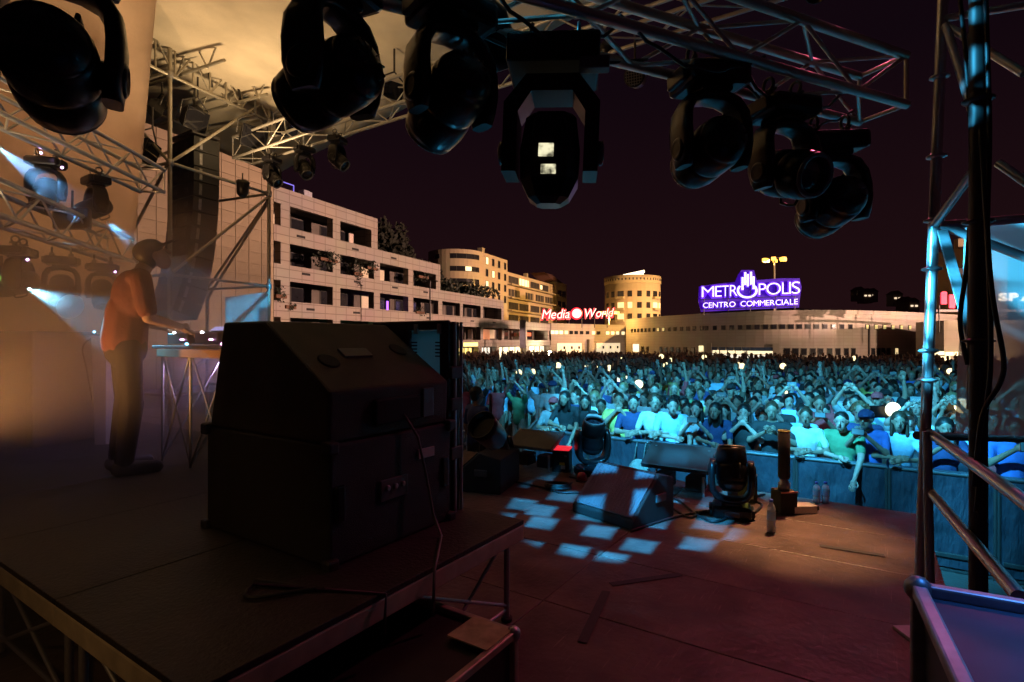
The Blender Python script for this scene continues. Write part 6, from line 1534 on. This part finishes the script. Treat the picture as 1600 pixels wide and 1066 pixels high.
# ---- the performer
djb = MB(); djt = MB(); djp = MB()
def dj():
    # local: faces -Y, feet at origin
    sh = {1: V((.20, -.06, 1.44)), -1: V((-.20, -.06, 1.44))}; el = {1: V((.25, -.06, 1.15)), -1: V((-.25, -.10, 1.15))}; wr = {1: V((.20, -.30, 1.09)), -1: V((-.17, -.33, 1.09))}
    hc = V((0, -.19, 1.64))
    djb.cap((0, .0, 1.0), (0, -.01, 1.14), .125, .12); djb.ell((0, -.03, 1.30), (.18, .115, .20), 16, 12); djb.cap((-.16, -.05, 1.44), (.16, -.05, 1.44), .068, .068)
    djb.cap((0, -.07, 1.44), hc + V((0, .04, -.04)), .06, .055)
    a = V((1, 0, 0)); b = V((0, .85, -.5)).normalized(); c = V((0, .5, .85)).normalized()
    djb.ell(hc + c * .022 + b * .012, (.078, .098, .098), 18, 14, (a, b, c)); djb.ell(hc - b * .032 - c * .048, (.055, .06, .078), 14, 10, (a, b, c))
    for s in (-1, 1):
        djb.ell(hc + a * s * .079 + b * .01, (.012, .022, .033), 8, 6, (a, b, c)); djb.cap(sh[s], el[s], .056, .045); djb.cap(el[s], wr[s], .045, .029); djb.ell(wr[s] + (wr[s] - el[s]).normalized() * .045, (.036, .032, .045), 8, 6)
        djb.cap((s * .085, 0, .88), (s * .12, -.02, .52), .078, .06); djb.cap((s * .12, -.02, .52), (s * .13, .03, .09), .06, .042); djb.cap((s * .13, .03, .06), (s * .15, -.14, .04), .045, .038)
        djt.cap(sh[s], sh[s] + (el[s] - sh[s]) * .8, .076, .070)
        djp.cap((s * .085, 0, .93), (s * .12, -.02, .52), .094, .075); djp.cap((s * .12, -.02, .52), (s * .13, .03, .10), .08, .066)
    djt.ell((0, -.03, 1.30), (.19, .125, .215), 18, 14); djt.cap((-.15, -.05, 1.44), (.15, -.05, 1.44), .078, .078); djt.cap((0, .01, .985), (0, -.01, 1.2), .158, .145)
    djp.cap((0, 0, .92), (0, 0, .985), .148, .145)
    bme = remesh(djb, .013, 2); tme = remesh(djt, .013, 2); pme = remesh(djp, .016, 2)
    ex = MB(); ex.cap(hc - b * .092 + c * .01, hc - b * .108 - c * .024, .010, .014, 6)
    for s in (-1, 1): hand(ex, wr[s], wr[s] - el[s] + V((0, 0, -.05)), 1, -s)
    bm = bmesh.new(); bm.from_mesh(bme); vs = [bm.verts.new(p) for p in ex.v]
    for f in ex.f:
        q = bm.faces.new([vs[i] for i in f]); q.smooth = True
    bm.to_mesh(bme); bm.free()
    hb = MB(); hb.ell(hc + c * .045 + b * .03, (.089, .104, .092), 16, 12, (a, b, c)); hb.ell(hc + b * .06 - c * .005, (.082, .06, .08), 12, 8, (a, b, c))
    cb = MB(); cb.ell(hc + c * .058 + b * .015, (.092, .11, .078), 16, 10, (a, b, c)); cb.ell(hc - b * .12 + c * .05, (.075, .085, .012), 14, 6, (a, b, c))
    sh_ = MB()
    for s in (-1, 1): sh_.cap((s * .13, .06, .05), (s * .155, -.17, .04), .058, .05)
    root = bpy.data.objects.new('person', bme); COL.objects.link(root); bme.materials.append(skins[1])
    tag(root, 'performer in an orange red shirt and black cap bending over the dj table', 'person')
    link('shirt', tme, mat('orange_red_shirt', (.14, .042, .036), .8, 0, .15, 8, .3, 25), root); link('trousers', pme, mat('dark_trousers', (.012, .010, .011), .85), root)
    link('hair', remesh(hb, .01, 2), hairs['black'], root); link('cap', remesh(cb, .009, 1), mat('black_cap_cloth', (.012, .012, .013), .8), root); link('shoe', remesh(sh_, .012, 1), mat('dark_shoes', (.04, .04, .045), .6), root)
    return root
root = dj(); p = SD(1.05, 3.08, RT); root.location = p; root.rotation_euler = (0, 0, math.atan2(D1.y, D1.x) + PI / 2 - .2); root.scale = (.95, .97, 1.0)

# ================================================================== STAGE LIGHTING (placed for their light, some lamps added)
def fixture_spot(label, p, target, power, col, angle, blend=.4, gobo=None, size=.06, group='stage lamps out of the top of the picture'):
    p = V(p); d = (V(target) - p).normalized(); t = thing('stage_par', label, 'stage light', p, group)
    b = MB(); b.lathe(p - d * .12, d, [(.05, -.2), (.09, -.15), (.10, .0), (.105, .06), (.098, .06), (.095, .02)], 20); b.build('can', black, t)
    b = MB(); b.tube(p - d * .2, p - d * .2 + UPV * .28, .012); b.build('hanger', darksteel, t)
    spot('lamp', p + d * .02, target, power, col, angle, blend, size, t, gobo); return t
CY = (.055, .56, 1.0)
fixture_spot('cyan wash lamp on the roof over mid stage aimed at the front row', V((.5, 3.9, CZ + 3.05)), SD(8.6, .2, 1.3), 8200, CY, 62, .45, gobo=(4.0, .46, 'EUCLIDEAN', .9, .35), size=.03)
fixture_spot('cyan wash lamp on the front truss over the left of the crowd', SD(5.6, 1.2, CZ + 3.45), SD(13, 5.0, 1.3), 4400, CY, 48, .6, gobo=(5.0, .42, 'EUCLIDEAN', .8, .12))
fixture_spot('cyan wash lamp on the front truss over the right of the crowd', SD(5.6, -1.4, CZ + 3.45), SD(11, -2.5, 1.3), 2700, CY, 52, .6, gobo=(5.0, .42, 'EUCLIDEAN', .8, .12))
fixture_spot('cyan pattern lamp on the near truss aimed at the stage floor', TB(1.0, 2.35, -.12), V((.95, 4.85, ST)), 3000, (.03, .45, 1), 34, .3, gobo=(8.5, .28, 'CHEBYCHEV', .55, .0), size=.015)
fixture_spot('pink wash lamp on the front right corner of the roof', V((3.6, 5.6, CZ + 3.7)), V((1.9, 3.3, ST)), 290, (1, .13, .26), 66, .9)
fixture_spot('amber lamp on the front right corner of the roof', V((3.3, 5.9, CZ + 3.7)), V((2.25, 4.35, ST)), 2000, (1, .5, .2), 20, .9)
spot('added_pole_spot', V((.42, 2.42, CZ + .66)), V((3.2, 3.12, CZ - .12)), 2300, CY, 26, .3, .02, gobo=(9.0, .40, 'EUCLIDEAN', .9, .05))  # bodiless spot added beside the square light for the right poles
fixture_spot('cyan pattern lamp high at the right aimed at the left tower', V((2.35, 3.3, CZ + 2.3)), V((-4.9, 10.8, CZ - .1)), 6000, CY, 15, .3, gobo=(13.0, .42, 'EUCLIDEAN', .9, .08), size=.02)
fixture_spot('warm work lamp low at stage left lighting the canopy', V((-4.4, 3.6, CZ + .9)), V((-3.0, 6.0, CZ + 4.5)), 1300, (1, .66, .32), 98, .9, size=.15, group=None)
fixture_spot('orange lamp at stage left lighting the side cloth', V((-5.0, 5.2, CZ + 2.1)), V((-6.0, 7.6, CZ + 2.6)), 100, (1, .50, .22), 150, .9, size=.15, group=None)
fixture_spot('orange lamp low beyond the left edge lighting the smoke', V((-3.45, 3.1, CZ - .62)), V((-2.9, 3.9, CZ + .3)), 175, (1, .42, .12), 105, .9, size=.1, group=None)

fixture_spot('blue lamp over the right edge lighting the flight case', V((2.3, 1.2, CZ + 2.4)), V((1.5, .9, CZ - .62)), 520, (.05, .28, 1), 30, .9)
fixture_spot('added warm flood on the scaffold tower to brighten the canopy', V((-4.55, 9.2, CZ + 2.75)), V((-4.6, 9.4, CZ + 4.4)), 230, (1, .66, .32), 160, .9, size=.15, group=None)  # added flood for the canopy area the work lamp misses
fixture_spot('added violet lamp behind the dj table to tint the smoke', SD(1.95, 3.2, CZ - .25), SD(.6, 4.0, CZ - .3), 30, (.66, .45, 1), 140, .9, size=.05, group=None)  # added lamp, stands in for the violet glow of the table LEDs
fixture_spot('added amber lamp behind the lower left corner to light the riser edge', V((-2.3, .5, CZ + .3)), V((-1.7, 1.95, RT - .1)), 16, (1, .55, .2), 60, .9, group=None)  # added unseen lamp that warms the riser edge rail
fixture_spot('cyan pattern lamp high under the canopy aimed at the mesh cloth', V((-1.9, 4.7, CZ + 3.7)), V((4.9, 4.1, CZ + .42)), 17000, CY, 13, .5, gobo=(19.0, .44, 'EUCLIDEAN', 1.0, .10), size=.02, group=None)
fixture_spot('added small cyan lamp hidden behind the upright case to light its panel', SD(2.15, .62, RT + .45), SD(1.62, .62, RT + .84), 16, CY, 120, .6, size=.03, group=None)  # hidden lamp added to shine through the teal panel
fixture_spot('narrow cyan lamp beyond the left edge aimed at the upper right pole', V((-2.9, 2.5, CZ + 2.2)), V((1.84, 2.12, CZ + 1.0)), 3800, CY, 10, .3, gobo=(26.0, .44, 'EUCLIDEAN', 1.0, .1), size=.02, group=None)
# ================================================================== SMOKE
smoke = volmat('stage_smoke_volume', (.95, .91, .94), .17, .15)
b = MB(); pts = [V((-7.5, 7.2, 0)), V((-7.0, 1.5, 0)), V((-1.9, 1.5, 0)), V((-1.35, 3.0, 0)), V((-1.9, 4.2, 0)), V((-3.2, 7.2, 0))]
b.prism([V((p.x, p.y, ST + .02)) for p in pts], (0, 0, CZ + .85 - ST)); tag(b.build('stage_smoke', smoke), 'thin smoke hanging over the left of the stage', 'smoke', None, 'stuff')
def beam(label, p, q, r0, r1, dens, power, col, ang):  # light beam shaped as a cone of denser smoke fading outward
    p = V(p); q = V(q); d = (q - p).normalized(); L = (q - p).length
    b = MB(); b.tube((0, 0, 0), (0, 0, L), r0, r1, 20)
    m = bpy.data.materials.new('beam_smoke_volume'); m.use_nodes = True; nt = m.node_tree; nt.nodes.remove(nt.nodes['Principled BSDF'])
    v = nt.nodes.new('ShaderNodeVolumePrincipled'); v.inputs['Color'].default_value = (.95, .97, 1, 1); v.inputs['Anisotropy'].default_value = .1
    tc = nt.nodes.new('ShaderNodeTexCoord'); sx = nt.nodes.new('ShaderNodeSeparateXYZ'); nt.links.new(tc.outputs['Object'], sx.inputs[0])
    def M(op, a, b_=None):
        n = nt.nodes.new('ShaderNodeMath'); n.operation = op
        for k, x in enumerate((a, b_)):
            if x is None: continue
            if isinstance(x, (int, float)): n.inputs[k].default_value = x
            else: nt.links.new(x, n.inputs[k])
        return n.outputs[0]
    r = M('SQRT', M('ADD', M('MULTIPLY', sx.outputs[0], sx.outputs[0]), M('MULTIPLY', sx.outputs[1], sx.outputs[1])))
    zl = M('DIVIDE', sx.outputs[2], L); rr_ = M('ADD', M('MULTIPLY', zl, r1 - r0), r0)
    f = M('MAXIMUM', M('SUBTRACT', 1.0, M('DIVIDE', r, rr_)), 0.0)
    g = M('MULTIPLY', M('POWER', f, 1.2), M('POWER', M('MAXIMUM', M('SUBTRACT', 1.0, zl), 0.0), .8))
    nz = nt.nodes.new('ShaderNodeTexNoise'); nz.inputs['Scale'].default_value = 9; nt.links.new(tc.outputs['Object'], nz.inputs['Vector'])
    g = M('MULTIPLY', g, M('ADD', nz.outputs['Fac'], .3))
    nt.links.new(M('MULTIPLY', g, dens), v.inputs['Density']); nt.links.new(v.outputs[0], nt.nodes['Material Output'].inputs['Volume'])
    o = b.build('beam_smoke', m); o.location = p; o.rotation_mode = 'QUATERNION'; o.rotation_quaternion = V((0, 0, 1)).rotation_difference(d)
    tag(o, label, 'smoke', None, 'stuff')
    spot('beam_lamp', p - d * .03, q, power, col, ang, .15, .01)
beam('blue lit smoke of the short bright beam left of the performer', W(46, 452, 4.7), W(110, 479, 4.5), .014, .10, 9.0, 420, (.22, .70, 1), 22)
beam('blue lit smoke of the beam falling behind the performer head', W(168, 347, 5.9), W(228, 398, 5.75), .014, .13, 5.0, 90, (.16, .60, 1), 24)
beam('broad pale blue lit smoke under the upper side truss', W(0, 232, 5.1), W(125, 330, 5.7), .05, .24, 1.5, 280, (.2, .55, 1), 30)
